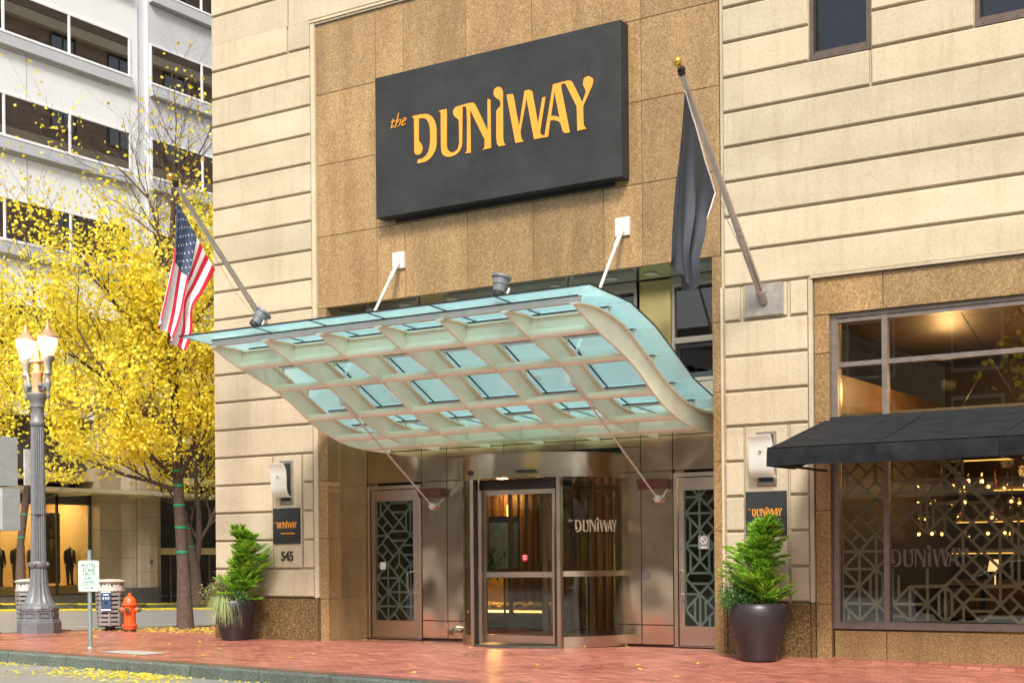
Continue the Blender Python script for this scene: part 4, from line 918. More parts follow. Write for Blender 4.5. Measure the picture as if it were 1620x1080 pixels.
# ================================================================== PLANTERS
POT = simple('black_pot', (.022, .018, .02), .38, 0, .25, 3, .1)
LG = leafmat('conifer_green', [(.09, .24, .02), (.22, .46, .035), (.38, .66, .06), (.55, .80, .12)], .3)
LD = leafmat('dark_green', [(.02, .07, .015), (.04, .13, .02), (.09, .20, .04), (.12, .22, .05)], .2)
LV = leafmat('variegated', [(.10, .16, .04), (.25, .30, .10), (.35, .28, .12), (.18, .20, .05)], .3)
LGR = leafmat('grass_blade', [(.22, .34, .08), (.38, .46, .16), (.52, .56, .30), (.30, .38, .10)], .3)
BARK = simple('bark', (.085, .055, .042), .9, 0, .35, 14, .6)
def leafquad(b, p, d, L, W, rnd, n=None):
    d = Vector(d).normalized(); a = d.cross(Vector((rnd.gauss(0, 1), rnd.gauss(0, 1), rnd.gauss(0, 1)))).normalized() if n is None else d.cross(n).normalized()
    p = Vector(p); b.add([p, p+d*L*.45+a*W/2, p+d*L, p+d*L*.5-a*W/2], [(0, 1, 2, 3)])
def conifer(x, y, z, h, seed, lab):
    rnd = random.Random(seed); t = thing('conifer', lab, 'conifer', (x, y, z)); ph = rnd.uniform(0, 6)
    tr = MB(); tr.tube([(x, y, z), (x+.01, y, z+h*.5), (x, y+.01, z+h*.93)], [.018, .012, .004], 6); lf = MB()
    for k in range(120):
        u = (k+.5+rnd.uniform(-6, 6))/120; u = min(.99, max(.01, u)); hz = z+h*(.0+.93*u); az = k*2.4+rnd.uniform(-.9, .9); L = (.48*(1-u)**.6+.07)*rnd.uniform(.3, 1.2)*(.85+.4*math.sin(az+ph+u*5))+.05
        d = Vector((math.cos(az), math.sin(az), rnd.uniform(.1, 1.1))).normalized(); p0 = Vector((x+.05*math.sin(u*4+ph), y, hz))
        tip = p0+d*L+Vector((0, 0, -.05*L)); tr.tube([p0, p0+d*L*.5, tip], [.006, .004, .002], 4, False)
        side = d.cross(Uv).normalized()
        for q in range(24):
            s = (q+1)/24; c = p0+d*L*s; w_ = .17*math.sin(math.pi*min(1, s*.8+.15))*(.4+L)
            for sd_ in (-1, 1):
                dd = (d*.9+side*sd_*rnd.uniform(.5, 1.3)+Uv*rnd.uniform(-.25, .3)).normalized()
                l = w_*rnd.uniform(.6, 1.2)+.02
                leafquad(lf, c, dd, l, .022, rnd, Uv+Vector((rnd.gauss(0, .4), rnd.gauss(0, .4), 0)))
                for z_ in (.4, .75): leafquad(lf, c+dd*l*z_, (dd+d*.8).normalized(), l*.6, .018, rnd, Uv+Vector((rnd.gauss(0, .5), rnd.gauss(0, .5), 0)))
    for q in range(60): leafquad(lf, (x+rnd.gauss(0, .01), y+rnd.gauss(0, .01), z+h*rnd.uniform(.85, .98)), (rnd.gauss(0, .4), rnd.gauss(0, .4), 1), .08, .014, rnd)
    tr.build('trunk', BARK, t); lf.build('foliage', LG, t); return t
def shrub(x, y, z, r, n, mat, seed, lab, ls=.03):
    rnd = random.Random(seed); t = thing('shrub', lab, 'shrub', (x, y, z)); st_ = MB(); lf = MB()
    for k in range(26):
        az, el = rnd.uniform(0, 6.28), rnd.uniform(.15, 1.5); rr = r*rnd.uniform(.7, 1.05)
        e = Vector((x+math.cos(az)*math.cos(el)*rr, y+math.sin(az)*math.cos(el)*rr, z+math.sin(el)*rr*1.15)); s = Vector((x, y, z))
        st_.tube([s, s.lerp(e, .5)+Vector((0, 0, .03)), e], [.007, .005, .002], 4, False)
        for q in range(n//26):
            u = rnd.uniform(.35, 1.05); p = s.lerp(e, u)+Vector([rnd.gauss(0, r*.13) for _ in range(3)])
            leafquad(lf, p, (rnd.gauss(0, 1), rnd.gauss(0, 1), rnd.gauss(.3, 1)), ls*rnd.uniform(.7, 1.3), ls*.6, rnd)
    st_.build('stems', BARK, t); lf.build('foliage', mat, t); return t
def grass_tuft(x, y, z, n, seed, lab, L=.5, dirb=(.3, -.6)):
    rnd = random.Random(seed); b = MB()
    for k in range(n):
        az = rnd.uniform(0, 6.28); d = Vector((math.cos(az)+dirb[0]*1.1, math.sin(az)+dirb[1]*1.1, 0)).normalized(); l = L*rnd.uniform(.6, 1.1); w_ = .006
        sd_ = d.cross(Uv); p = Vector((x+rnd.gauss(0, .04), y+rnd.gauss(0, .04), z)); pts = []
        for q in range(7):
            u = q/6; pts.append(p+d*l*(.55*u)+Uv*l*(1.15*u-1.75*u*u*rnd.uniform(.9, 1.05)))
        vs = []
        for q, pt in enumerate(pts): ww = w_*(1-q/6.5); vs += [pt-sd_*ww, pt+sd_*ww]
        b.add(vs, [(2*q, 2*q+1, 2*q+3, 2*q+2) for q in range(6)])
    o = b.build('ornamental_grass', LGR, org=(x, y, z)); return tag(o, lab, 'grass')
def planter(x, y, s, lab):
    z = walk_z(x, y)+.002; t = thing('planter', lab, 'planter', (x, y, z), 'black round planters by the piers')
    b = MB(); b.lathe([(.20*s, 0), (.215*s, .01*s), (.25*s, .12*s), (.30*s, .28*s), (.335*s, .44*s), (.345*s, .54*s), (.335*s, .63*s), (.315*s, .68*s), (.30*s, .69*s), (.29*s, .68*s), (.29*s, .60*s)], (x, y, z), 40); b.build('pot', POT, t, True)
    b = MB(); b.lathe([(.288*s, .60*s), (.288*s, .625*s), (.1, .65*s)], (x, y, z), 20); b.build('soil', simple('soil', (.05, .035, .025), .95) if 'soil' not in bpy.data.materials else bpy.data.materials['soil'], t)
    return z+.63*s
zt = planter(-1.42, -.50, .98, 'black round planter in front of the left pier, under the street number'); 
conifer(-1.28, -.47, zt, 1.24, 6, 'bright green young conifer in the left planter')
shrub(-1.66, -.55, zt, .36, 2600, LV, 3, 'brownish variegated shrub at the left rim of the left planter', .035)
shrub(-1.22, -.60, zt, .20, 900, LD, 8, 'small dark green shrub low in the left planter', .03)
grass_tuft(-1.47, -.68, zt, 420, 4, 'pale striped grass arching over the rim of the left planter', .6)
zt = planter(7.90, -.60, 1.08, 'black round planter in front of the right pier, beside the bar window')
conifer(7.97, -.57, zt, 1.15, 11, 'bright green young conifer in the right planter'); shrub(7.66, -.70, zt-.02, .36, 4200, LD, 7, 'dense dark green shrub left of the conifer in the right planter', .028)

# ================================================================== TREES
YL = leafmat('yellow_leaf', [(.60, .38, .02), (.90, .74, .04), (.95, .80, .05), (.97, .85, .09), (.96, .86, .12), (.72, .72, .08)], .5)
def grow(mb, rnd, p, d, L, r, depth, anchors, spread=.75, upb=.22):
    n = 4; pts = [p]; rs = [r]; dd = Vector(d).normalized()
    for k in range(n):
        dd = (dd+Vector((rnd.gauss(0, .13), rnd.gauss(0, .13), rnd.gauss(upb*.3, .1)))).normalized(); pts.append(pts[-1]+dd*L/n); rs.append(r*(1-.62*(k+1)/n))
    mb.tube(pts, rs, 7 if r > .04 else (5 if r > .012 else 3), False)
    if depth <= 2:
        for k in range(1, n+1):
            anchors.append((pts[k], depth))
            anchors.append(((pts[k]+pts[k-1])/2, depth))
    if depth == 0: return
    m = 5 if depth > 1 else 6
    for k in range(m):
        i = 1+int((k/m)*n*.999); i = min(n, i); az = rnd.uniform(0, 6.28); s = dd.orthogonal().normalized(); s = Matrix.Rotation(az, 3, dd) @ s
        nd = (dd*(1-.35*spread)+s*spread*rnd.uniform(.6, 1.1)+Vector((0, 0, upb*.6))).normalized()
        grow(mb, rnd, pts[i], nd, L*rnd.uniform(.5, .72), rs[i]*.62, depth-1, anchors, spread, upb)
def tree(name, lab, trunk, rads, limbs, seed, nleaf, ls, dens, ok=lambda p: True, group=None, wraps=(), cloud=.16):
    rnd = random.Random(seed); base = trunk[0]; t = thing(name, lab, 'tree', base, group); tb = MB(); anchors = []
    b0 = Vector(base); tb.tube([b0+Vector((0, 0, -.1))]+[Vector(q) for q in trunk], [rads[0]*1.5]+[rads[0]*1.25]+list(rads[1:]), 14, False)
    for p, d, L, r, dep in limbs: grow(tb, rnd, Vector(p), Vector(d), L, r, dep, anchors)
    tb.build('trunk', BARK, t, True)
    lf = MB(); n = 0; tries = 0
    while n < nleaf and tries < nleaf*12:
        tries += 1; a, dp = anchors[rnd.randrange(len(anchors))]
        if rnd.random() > dens(a): continue
        p = a+Vector((rnd.gauss(0, cloud), rnd.gauss(0, cloud), rnd.gauss(-.04, cloud)))
        if not ok(p): continue
        leafquad(lf, p, (rnd.gauss(0, .8), rnd.gauss(0, .8), -.5+rnd.gauss(0, .5)), ls*rnd.uniform(.7, 1.25), ls*rnd.uniform(.7, .95), rnd); n += 1
    lf.build('crown', YL, t)
    if wraps:
        gt = bpy.data.materials.get('green_tape') or simple('green_tape', (.005, .25, .10), .5)
        for z in wraps:
            for (q0, q1), (r0, r1) in zip(zip(trunk, trunk[1:]), zip(rads, rads[1:])):
                if q0[2] <= z < q1[2]:
                    u = (z-q0[2])/(q1[2]-q0[2]); c = Vector(q0).lerp(Vector(q1), u); r = lerp(r0*1.02, r1, u)+.012
                    b = MB(); b.lathe([(r, -.02), (r, .025)], c, 12); b.build('green_tape', gt, t)
    return t
bx, by = -6.05, 2.9; bz = walk_z(bx, by)
T1 = [(bx, by, bz), (bx-.05, by, 1.2), (bx-.18, by+.02, 2.6), (bx-.24, by+.03, 3.9), (bx-.30, by, 5.6), (bx-.32, by, 7.6), (bx-.25, by, 9.4)]
Rd = [.145, .125, .108, .095, .075, .045, .013]
limbs = [((bx-.20, by, 2.75), (-.9, -.55, .30), 2.3, .05, 3), ((bx-.21, by, 2.9), (.5, .3, .7), 2.2, .06, 3), ((bx-.22, by, 3.0), (.55, -.75, .35), 2.0, .045, 3),
         ((bx-.24, by, 3.9), (-1, -.3, .65), 3.0, .065, 3), ((bx-.24, by, 4.0), (-.4, -1, .7), 2.8, .055, 3), ((bx-.25, by, 4.1), (.7, .8, .8), 2.8, .06, 3), ((bx-.25, by, 4.4), (.9, -.6, .8), 2.7, .05, 3),
         ((bx-.28, by, 5.0), (-.9, .2, .9), 3.2, .06, 3), ((bx-.28, by, 5.3), (-.5, -.9, 1.0), 3.0, .05, 3), ((bx-.3, by, 5.8), (.8, .3, 1.0), 2.8, .045, 3), ((bx-.3, by, 6.2), (-.6, .6, 1.2), 3.0, .045, 3),
         ((bx-.31, by, 6.8), (.35, -.5, 1.3), 2.8, .04, 3), ((bx-.32, by, 7.4), (-.45, -.2, 1.3), 2.8, .035, 3), ((bx-.3, by, 8.2), (.3, .3, 1.4), 2.4, .03, 3), ((bx-.26, by, 9.2), (-.05, 0, 1), 2.2, .02, 2)]
def dens1(p):
    h = p.z
    return 0 if h < 2.3 else (.9 if h < 6.6 else max(.025, .9-.36*(h-6.6)))*(.55+.45*math.sin(p.x*2.1+p.z*1.7)*math.cos(p.y*2.3-p.z))
def ok1(p): return p.x < -2.62 and p.z > 2.35 and not (p.z < 3.0 and p.x < bx-1.6)
tree('street_tree', 'tall yellow-leaved street tree with green tape round its trunk, nearest to the hotel corner', T1, Rd, limbs, 17, 27000, .09, dens1, ok1, wraps=(1.5, 2.0, 2.45, 2.85, 3.15, 3.45, 3.75), cloud=.10)
tree('street_tree', 'thin yellow-leaved tree across the street before the clothing shop window', [(-26, 14.6, -.15), (-26.1, 14.7, 2.0), (-25.8, 14.8, 4.2), (-25.7, 14.9, 6.6), (-25.8, 15, 9)], [.17, .13, .12, .09, .04],
     [((-25.8, 14.8, 4.2), (-.4, -.9, .9), 4.2, .09, 3), ((-25.8, 14.8, 4.6), (.5, .8, .8), 4.4, .08, 3), ((-25.7, 14.9, 5.6), (.8, -.5, .9), 4.2, .08, 3), ((-25.7, 14.9, 6.4), (-.3, .9, 1), 4.2, .07, 3), ((-25.7, 15, 6.8), (-.1, -.8, 1.2), 4.6, .06, 3), ((-25.8, 15, 8.6), (.1, .2, 1), 4.4, .04, 3)],
     23, 15000, .135, lambda p: 0 if p.z < 4.6 else (.9 if p.z < 9 else max(.04, .9-.3*(p.z-9))), wraps=(2.2, 3.0), cloud=.17)
tree('street_tree', 'twin-stemmed street tree across the street before the numbered glass entrance', [(-26, 22.9, -.4), (-26, 22.9, 1.0), (-26.2, 22.4, 3.4), (-26.4, 22.2, 5.6), (-26.5, 22.2, 8.5)], [.24, .20, .13, .10, .04],
     [((-26, 22.9, 1.0), (.05, .33, 1.0), 4.6, .15, 3), ((-26.2, 22.4, 3.6), (.4, -.9, .8), 4.0, .07, 3), ((-26.3, 22.3, 4.6), (.2, .9, 1), 4.0, .07, 3), ((-26.4, 22.2, 5.4), (.6, -.7, 1), 4.0, .07, 3), ((-26.4, 22.2, 6.5), (-.3, .6, 1.2), 4.2, .06, 3)],
     29, 11000, .135, lambda p: 0 if p.z < 4.2 else (.9 if p.z < 9.5 else .25), wraps=(1.9, 2.6, 3.2), cloud=.17)

# ================================================================== OFFICE BUILDING ACROSS THE CROSS STREET
WP = simple('white_cladding', (.78, .79, .79), .5, 0, .04, .6)
GP = simple('grey_cladding', (.40, .41, .43), .5, 0, .05, .6)
DP = simple('charcoal_cladding', (.06, .055, .055), .5, 0, .2, 1)
WG = glassm('office_glass', (.035, .03, .027), .62)
BEIGE = brickwork('beige_stone', (.46, .39, .30), (.40, .34, .26), (.22, .18, .14), 1.12, 1.55, .6, 1, .012, (R_(90), 0, R_(90)))
ob = thing('office_building', 'white office building with ribbon windows above a lit clothing shop across the side street', 'building', (-34, 14, -.2))
XA, XB = -30.0, -29.85
wall = MB(); wall.box(XA-8, XA, -40, 23.83, 7.0, 34); wb = MB(); wb.box(XA-8, XB, 24.25, 60, 8.2, 34); wb.box(XA-8, XA-.05, 23.83, 24.25, 8.2, 34)
# openings are dark recessed bands fronted by glass
def band(x, y0, y1, z0, z1, step, off):
    f = MB(); t = .07; f.box(x+.002, x+.05, y0-t, y1+t, z1, z1+t); f.box(x+.002, x+.05, y0-t, y1+t, z0-t, z0)
    ym = []; y = off
    while y > y0+.3: y -= step
    while y < y1-.3:
        if y > y0+.3: ym.append(y)
        y += step
    for y in [y0-t/2, y1+t/2]+ym: f.box(x+.003, x+.05, y-.045, y+.045, z0, z1)
    f.box(x+.002, x+.16, y0-.1, y1+.1, z0-t-.07, z0-t-.001)
    w_ = f.build('window_band', WP, ob); e = [y0]+ym+[y1]
    for k in range(len(e)-1):
        g = MB(); g.box(x+.004, x+.02, e[k]+.05, e[k+1]-.05, z0+.002, z1-.002); g.build('pane', WG, w_)
    g = MB(); g.prism([(x+.006, z0-t-.55), (x+.22, z0-t-.52), (x+.14, z0-t-.072), (x+.006, z0-t-.072)], 'y', y0-.09, y1+.09); g.build('drip', GP, w_)
for k in range(-3, 4):
    z = 21.34+k*3.91
    if z > 8.5 and z < 31: band(XA, -6, 23.33, z, z+1.5, 3.1, 23.33-3.07)
    if z > 8.9 and z < 31: band(XB, 24.42, 50, z-.03, z+1.5, 2.9, 27.33)
wall.build('wall', WP, ob); wb.build('grey_wall', simple('light_grey_cladding', (.56, .57, .60), .5, 0, .05, .6), ob)
b = MB()
for k in range(8):
    z = 8.9+k*3.91; b.box(XA-.01, XA+.006, -40, 22.3, z-.02, z+.02); b.box(XB-.01, XB+.006, 24.3, 60, z-.02, z+.02)
for y in range(-30, 22, 6): b.box(XA-.01, XA+.007, y+.2, y+.23, 7, 34)
b.build('panel_joint', GP, ob)
b = MB(); b.box(XA-8, XA-.5, -40, 21.4, 4.8, 7.0); b.box(XA-8, XA-.6, 24.6, 60, 4.4, 8.2); b.box(XA-8, XA-3.2, -40, 60, -1, 4.8); b.build('dark_band', DP, ob)
b = MB(); b.box(XA-.6, XA-.1, -40, 21.4, 4.55, 4.85); b.box(XA-.5, XA-.1, 24.7, 60, 1.62, 1.9); b.box(XA-.5, XA, 24.6, 60, 4.6, 4.9); b.box(XA-.5, XA, 24.6, 60, 6.4, 6.7); b.box(XA-.3, XA-.2, 26.35, 26.5, -.5, 1.62); b.box(XA-.3, XA-.2, 24.7, 24.82, -.5, 1.62); b.build('yellow_beam', simple('cream_metal', (.55, .46, .25), .5, 0, .05), ob)
col = MB()
for z0, z1 in ((.28, 8.2),): 
    col.box(XA-1.2, XA+.25, 21.4, 22.5, z0, z1)
    col.prism([(XA-1.2, 22.5), (XA+.25, 22.5), (XA+.55, 22.75), (XA+.72, 23.1), (XA+.78, 23.55), (XA+.72, 24.0), (XA+.5, 24.4), (XA+.25, 24.6), (XA-1.2, 24.6)], 'z', z0, z1)
col.build('stone_column', BEIGE, ob)
col = MB(); col.box(XA-1.2, XA+.27, 21.38, 22.5, -.7, .28); col.prism([(XA-1.2, 22.5), (XA+.27, 22.5), (XA+.57, 22.75), (XA+.74, 23.1), (XA+.8, 23.55), (XA+.74, 24.0), (XA+.52, 24.4), (XA+.27, 24.62), (XA-1.2, 24.62)], 'z', -.7, .28); col.build('column_base', simple('slate_base', (.07, .07, .08), .4), ob)
b = MB(); b.box(XA-1.4, XA+1.6, -10, 40, 4.02, 4.10); b.box(XA+1.5, XA+1.66, -10, 40, 4.00, 4.15)
for y in range(-8, 40, 3): b.box(XA-.2, XA+1.5, y+.7, y+.82, 3.90, 4.02)
b.build('street_canopy', simple('canopy_cream', (.58, .52, .38), .5, 0, .05), ob)
b = MB(); b.box(XA-.35, XA-.2, -10, 21.4, -.6, .03); b.build('shop_sill', simple('taupe_panel', (.20, .18, .16), .4), ob)
f = MB(); 
for y in (5, 11.2, 14.3, 17.0, 19.72, 21.36): f.box(XA-.34, XA-.26, y-.05, y+.05, .03, 4.02)
f.box(XA-.34, XA-.26, 5, 21.4, 3.60, 3.98); f.box(XA-.34, XA-.22, 5, 21.4, .03, .10); sw = f.build('shop_window', DP, ob)
for y0, y1 in ((5.05, 11.15), (11.25, 14.25), (14.35, 16.95), (17.05, 19.67), (19.77, 21.3)):
    g = MB(); g.box(XA-.31, XA-.30, y0, y1, .10, 3.6); g.build('pane', GLASS, sw)
SHOP = simple('shop_cream_wall', (.80, .62, .33), .6, 0, .06, 1)
b = MB(); b.box(XA-2.9, XA-2.8, 5, 21.4, 0, 3.7); b.box(XA-2.8, XA-.35, 21.3, 21.38, 0, 3.9); b.box(XA-2.8, XA-.35, 4.9, 5, 0, 3.9); b.box(XA-2.8, XA-.35, 5, 21.3, -.1, .05); b.box(XA-2.8, XA-.35, 5, 21.3, 3.85, 3.9); b.box(XA-2.8, XA-2.6, 14.3, 14.5, 0, 3.8); b.build('shop_interior', SHOP, ob)
LW = simple('warm_light_panel', (1, .8, .5), .5, 0, 0, 1, 0, (1, .70, .32), 9)
for y in (8, 12, 15.7, 18.4, 20.3):
    b = MB(); b.box(XA-2.2, XA-1.0, y-.6, y+.6, 3.81, 3.845); b.build('ceiling_light', LW, ob)
b = MB(); b.box(XA-.30, XA-.2, 24.7, 60, 1.9, 4.6)
for k in range(8):
    for r in range(6): pass
tr_ = b.build('transom', brickwork('dark_transom', (.035, .035, .045), (.05, .05, .06), (.012, .012, .015), 1.3, .45, .25, 1, .02, (R_(90), 0, R_(90))), ob)
text_mesh('street_number', '8', simple('number_pale', (.6, .58, .55), .5), ob, (XA-.17, 26.55, 2.45), .75, (0, 1, 0), .8)
g = MB(); g.box(XA-.27, XA-.26, 24.8, 60, -.5, 1.62); g.build('entrance_glass', GLASS_D, ob)
b = MB()
for y in (24.85, 25.6, 26.4, 27.1, 27.9): b.box(XA-.25, XA-.2, y, y+.05, -.5, 1.62)
b.build('door_frame', ALU, ob)
b = MB(); b.box(XA+.26, XA+.36, 24.05, 24.15, 1.2, 1.45) if False else b.box(XA+.775, XA+.83, 23.52, 23.64, 1.25, 1.42); b.build('intercom_plate', CHROME, ob)
# poster in the shop window
t = thing('shop_poster', 'tall dark photographic poster of a suited figure in the shop window', 'poster', (XA-1.2, 20.2, .5)); PO = 1.08
b = MB(); b.box(XA-1.22, XA-1.2, 19.75, 20.62, .5, 3.3); b.build('sheet', simple('poster_dark', (.045, .042, .035), .6), t)
b = MB(); b.prism([(19.80, .52), (19.78, 1.7), (19.95, 2.15), (20.1, 2.26), (20.28, 2.26), (20.44, 2.12), (20.58, 1.7), (20.56, .52)], 'x', XA-1.199, XA-1.195); b.prism([(20.19+.12*math.cos(q*.628), 2.55+.18*math.sin(q*.628)) for q in range(10)], 'x', XA-1.199, XA-1.196); b.build('printed_figure', simple('poster_grey', (.13, .11, .09), .6), t)
b = MB(); b.prism([(20.1, 2.26), (20.28, 2.26), (20.21, 1.7), (20.17, 1.7)], 'x', XA-1.194, XA-1.192); b.build('printed_shirt', simple('poster_shirt', (.28, .26, .24), .6), t)
def mannequin(x, y, z, jc, lab, turn=0, tc=None):
    t = thing('mannequin', lab, 'mannequin', (x, y, z), 'headless suited mannequins in the shop window'); t.rotation_euler = (0, 0, turn)
    tc = tc or jc
    def el(mb, secs, n=16):
        vs = []
        for zz, rx, ry, cx, cy in secs: vs += [(x+cx+rx*math.cos(q*2*math.pi/n), y+cy+ry*math.sin(q*2*math.pi/n), z+zz) for q in range(n)]
        L = len(secs); mb.add(vs, [(k*n+q, k*n+(q+1) % n, (k+1)*n+(q+1) % n, (k+1)*n+q) for k in range(L-1) for q in range(n)]+[tuple(range(n-1, -1, -1)), tuple((L-1)*n+q for q in range(n))])
    b = MB(); el(b, [(.72, .13, .21, 0, 0), (.88, .12, .19, 0, 0), (1.05, .12, .175, 0, 0), (1.25, .14, .205, 0, 0), (1.38, .12, .215, 0, 0), (1.44, .07, .12, 0, 0), (1.47, .06, .07, 0, 0)])
    for s in (-1, 1): b.tube([(x, y+s*.19, z+1.38), (x+.0, y+s*.245, z+1.12), (x+.05, y+s*.25, z+.86)], [.06, .052, .042], 10)
    b.build('jacket', jc, t, True)
    b = MB()
    for s in (-1, 1): el(b, [(.05, .05, .05, .02, s*.10), (.40, .06, .065, 0, s*.10), (.76, .085, .095, 0, s*.09)])
    b.build('trousers', tc, t, True)
    b = MB(); el(b, [(1.46, .05, .055, 0, 0), (1.56, .045, .05, 0, 0), (1.575, .03, .03, 0, 0)]); b.prism([(y-.045, z+1.43), (y+.045, z+1.43), (y, z+1.12)], 'x', x+.118, x+.15)
    for s in (-1, 1): b.ball((x+.06, y+s*.25, z+.82), .04, 8, 1.4)
    b.build('shirt_and_neck', simple('shirt_white', (.65, .62, .56), .6) if 'shirt_white' not in bpy.data.materials else bpy.data.materials['shirt_white'], t, True)
    b = MB()
    for s in (-1, 1): el(b, [(0, .12, .045, .05, s*.10), (.05, .09, .045, .03, s*.10), (.07, .05, .045, .02, s*.10)])
    b.build('shoes', DARKBOX, t, True); return t
J1 = simple('suit_charcoal', (.035, .035, .045), .8); J2 = simple('suit_tan', (.30, .22, .13), .8); J3 = simple('suit_brown', (.10, .08, .07), .8)
mannequin(XA-1.0, 20.92, .42, J1, 'headless mannequin in a charcoal suit right of the poster'); mannequin(XA-1.0, 19.12, .42, J2, 'headless mannequin in a tan jacket left of the lamp shaft', 0, J1)
mannequin(XA-1.0, 18.35, .42, J3, 'headless mannequin in a brown suit beside the thin tree trunk'); mannequin(XA-1.0, 17.55, .42, J1, 'headless mannequin in a charcoal suit at the left edge of the photo')
b = MB(); b.box(XA-1.5, XA-.5, 15.8, 20.9, .06, .42); o = b.build('display_plinth', SHOP); tag(o, 'low cream display platform under the mannequins in the shop window', 'platform')

# ================================================================== THINGS INSIDE, SEEN THROUGH THE GLASS
AMB = (1, .55, .18)
WGLOW = simple('warm_glow', (1, .8, .5), .5, 0, 0, 1, 0, (1, .62, .25), 3)
def plight(loc, e, c=AMB, r=.1):
    ld = bpy.data.lights.new('lamp_or_fill_light', 'POINT'); ld.energy = e; ld.color = c; ld.shadow_soft_size = r
    lo = bpy.data.objects.new('lamp_or_fill_light', ld); COL.objects.link(lo); lo.location = loc
def lobby_sconce(x, y, z, lab):
    t = thing('lobby_sconce', lab, 'wall light', (x, y, z)); b = MB(); b.box(x-.06, x+.06, y-.12, y, z-.05, z+.05); b.build('bracket', POST, t)
    b = MB(); b.tube([(x, y-.1, z-.22), (x, y-.1, z-.05)], .035, 10); b.tube([(x, y-.1, z+.05), (x, y-.1, z+.30)], .035, 10); b.build('lit_tube', WGLOW, t); plight((x, y-.3, z+.45), 26)
lobby_sconce(.75, 4.58, 2.0, 'lit brass sconce on the lobby wall seen through the revolving door')
b = MB(); b.box(-.2, 3.5, 4.6, 4.7, 0, 3.7); b.build('lobby_partition', simple('amber_panel', (.24, .12, .045), .45, 0, .2, 1.5), H_)
lobby_sconce(-.9+1.9, 4.58, 2.0, 'second lit sconce on the amber lobby wall') if False else None
b = MB()
for k in range(22): b.box(-.15+k*.165, -.09+k*.165, 4.55, 4.6, 0, 3.7)
b.build('wood_batten', simple('dark_batten', (.09, .045, .02), .45), H_)
t = thing('lobby_picture', 'dark framed picture on the battened lobby wall beside the sconce', 'picture', (1.7, 4.5, 1.3))
b = MB(); b.box(1.35, 2.15, 4.50, 4.54, 1.2, 2.3); b.build('frame', POST, t); b = MB(); b.box(1.42, 2.08, 4.49, 4.499, 1.27, 2.23); b.build('canvas', simple('picture_canvas', (.12, .10, .09), .5, 0, .7, 5), t)
# low fire table
t = thing('fire_table', 'long low lobby table with pale stones and a warm glow behind the revolving door', 'table', (1.2, 3.2, 0))
b = MB(); b.box(.2, 2.6, 2.9, 3.7, .25, .45); b.box(.3, 2.5, 3.0, 3.6, 0, .25); b.build('body', simple('table_brown', (.14, .08, .03), .4), t)
rnd = random.Random(4); b = MB()
for k in range(160): b.ball((rnd.uniform(.25, 2.55), rnd.uniform(2.95, 3.65), .47+rnd.random()*.05), rnd.uniform(.03, .06), 5, .7)
o = b.build('stones', simple('pale_stones', (.62, .48, .16), .6, 0, .3, 20), t); o['kind'] = 'stuff'
b = MB(); b.box(.3, 2.5, 2.88, 2.9, .38, .42); b.build('glow_strip', WGLOW, t); plight((1.5, 2.75, 1.1), 30); plight((2.9, 2.0, 2.9), 34, (1, .85, .7)); plight((4.4, 3.0, 3.0), 30, (1, .7, .4))  # middle light is an added fill for the map poster, no fixture there
t = thing('armchair', 'mustard yellow armchair in the lobby behind the revolving door', 'armchair', (.0, 4.1, 0))
b = MB(); b.cbox(-.1, .7, 3.7, 4.4, .25, .48, .04); b.build('seat', simple('mustard_cloth', (.62, .38, .08), .8), t); b = MB(); b.cbox(-.1, .7, 4.35, 4.5, .4, .95, .03); b.build('backrest', bpy.data.materials['mustard_cloth'], t)
b = MB(); [b.box(x_, x_+.05, y_, y_+.05, 0, .25) for x_ in (-.05, .6) for y_ in (3.75, 4.4)]; b.build('legs', POST, t)
t = thing('lobby_poster', 'pale blue map poster standing behind the revolving door glass', 'poster', (2.0, 2.3, .9))
b = MB(); b.box(1.75, 2.35, 2.32, 2.35, 1.12, 2.02); b.build('frame', POST, t)
b = MB(); b.box(1.77, 2.33, 2.312, 2.3195, 1.14, 1.92); b.build('sheet', simple('map_sheet', (.45, .55, .56), .5, 0, .35, 9), t); b = MB(); b.box(1.77, 2.33, 2.312, 2.3195, 1.925, 2.0); b.build('blue_band', simple('map_blue', (.05, .08, .2), .5), t)
b = MB(); b.tube([(2.05, 2.34, 0), (2.05, 2.34, 1.2)], .02, 8); b.lathe([(.2, 0), (.2, .02)], (2.05, 2.34, 0), 16); b.build('stand', POST, t)
# plant in the lobby
shrub(1.62, 1.95, .95, .5, 1600, LD, 31, 'dark leafy plant inside the lobby left of the map poster', .09)
b = MB(); b.lathe([(.14, 0), (.19, .3), (.2, .76), (.18, .76)], (1.62, 1.95, .2), 20); o = b.build('plant_pot', POT); tag(o, 'dark pot holding the leafy plant inside the lobby', 'pot')
# reception shelf on the right of the lobby
t = thing('lobby_shelf', 'lit shelf unit with orange book spines behind the curved door glass', 'shelf', (5.2, 6.5, 0))
b = MB(); [b.box(3.7, 7.6, 6.3, 6.8, z, z+.05) for z in (.6, 1.25, 1.95, 2.6)]; [b.box(x_, x_+.05, 6.3, 6.8, 0, 2.65) for x_ in (3.65, 5.0, 6.3, 7.6)]; b.build('boards', POST, t)
rnd = random.Random(9)
BK = [simple('book_%s' % n_, c, .7) for n_, c in (('orange', (.5, .14, .02)), ('red', (.4, .05, .03)), ('cream', (.5, .4, .25)), ('green', (.05, .3, .2)))]
for z in (.65, 1.3, 2.0):
    x = 3.75
    b = MB()
    while x < 7.5:
        w_ = rnd.uniform(.03, .07); b.cm = rnd.choice([0, 0, 0, 1, 2, 3]); b.box(x, x+w_, 6.35, 6.6, z, z+rnd.uniform(.22, .42)); x += w_+.004
    o = b.build('row_of_books', BK, t); o['kind'] = 'stuff'
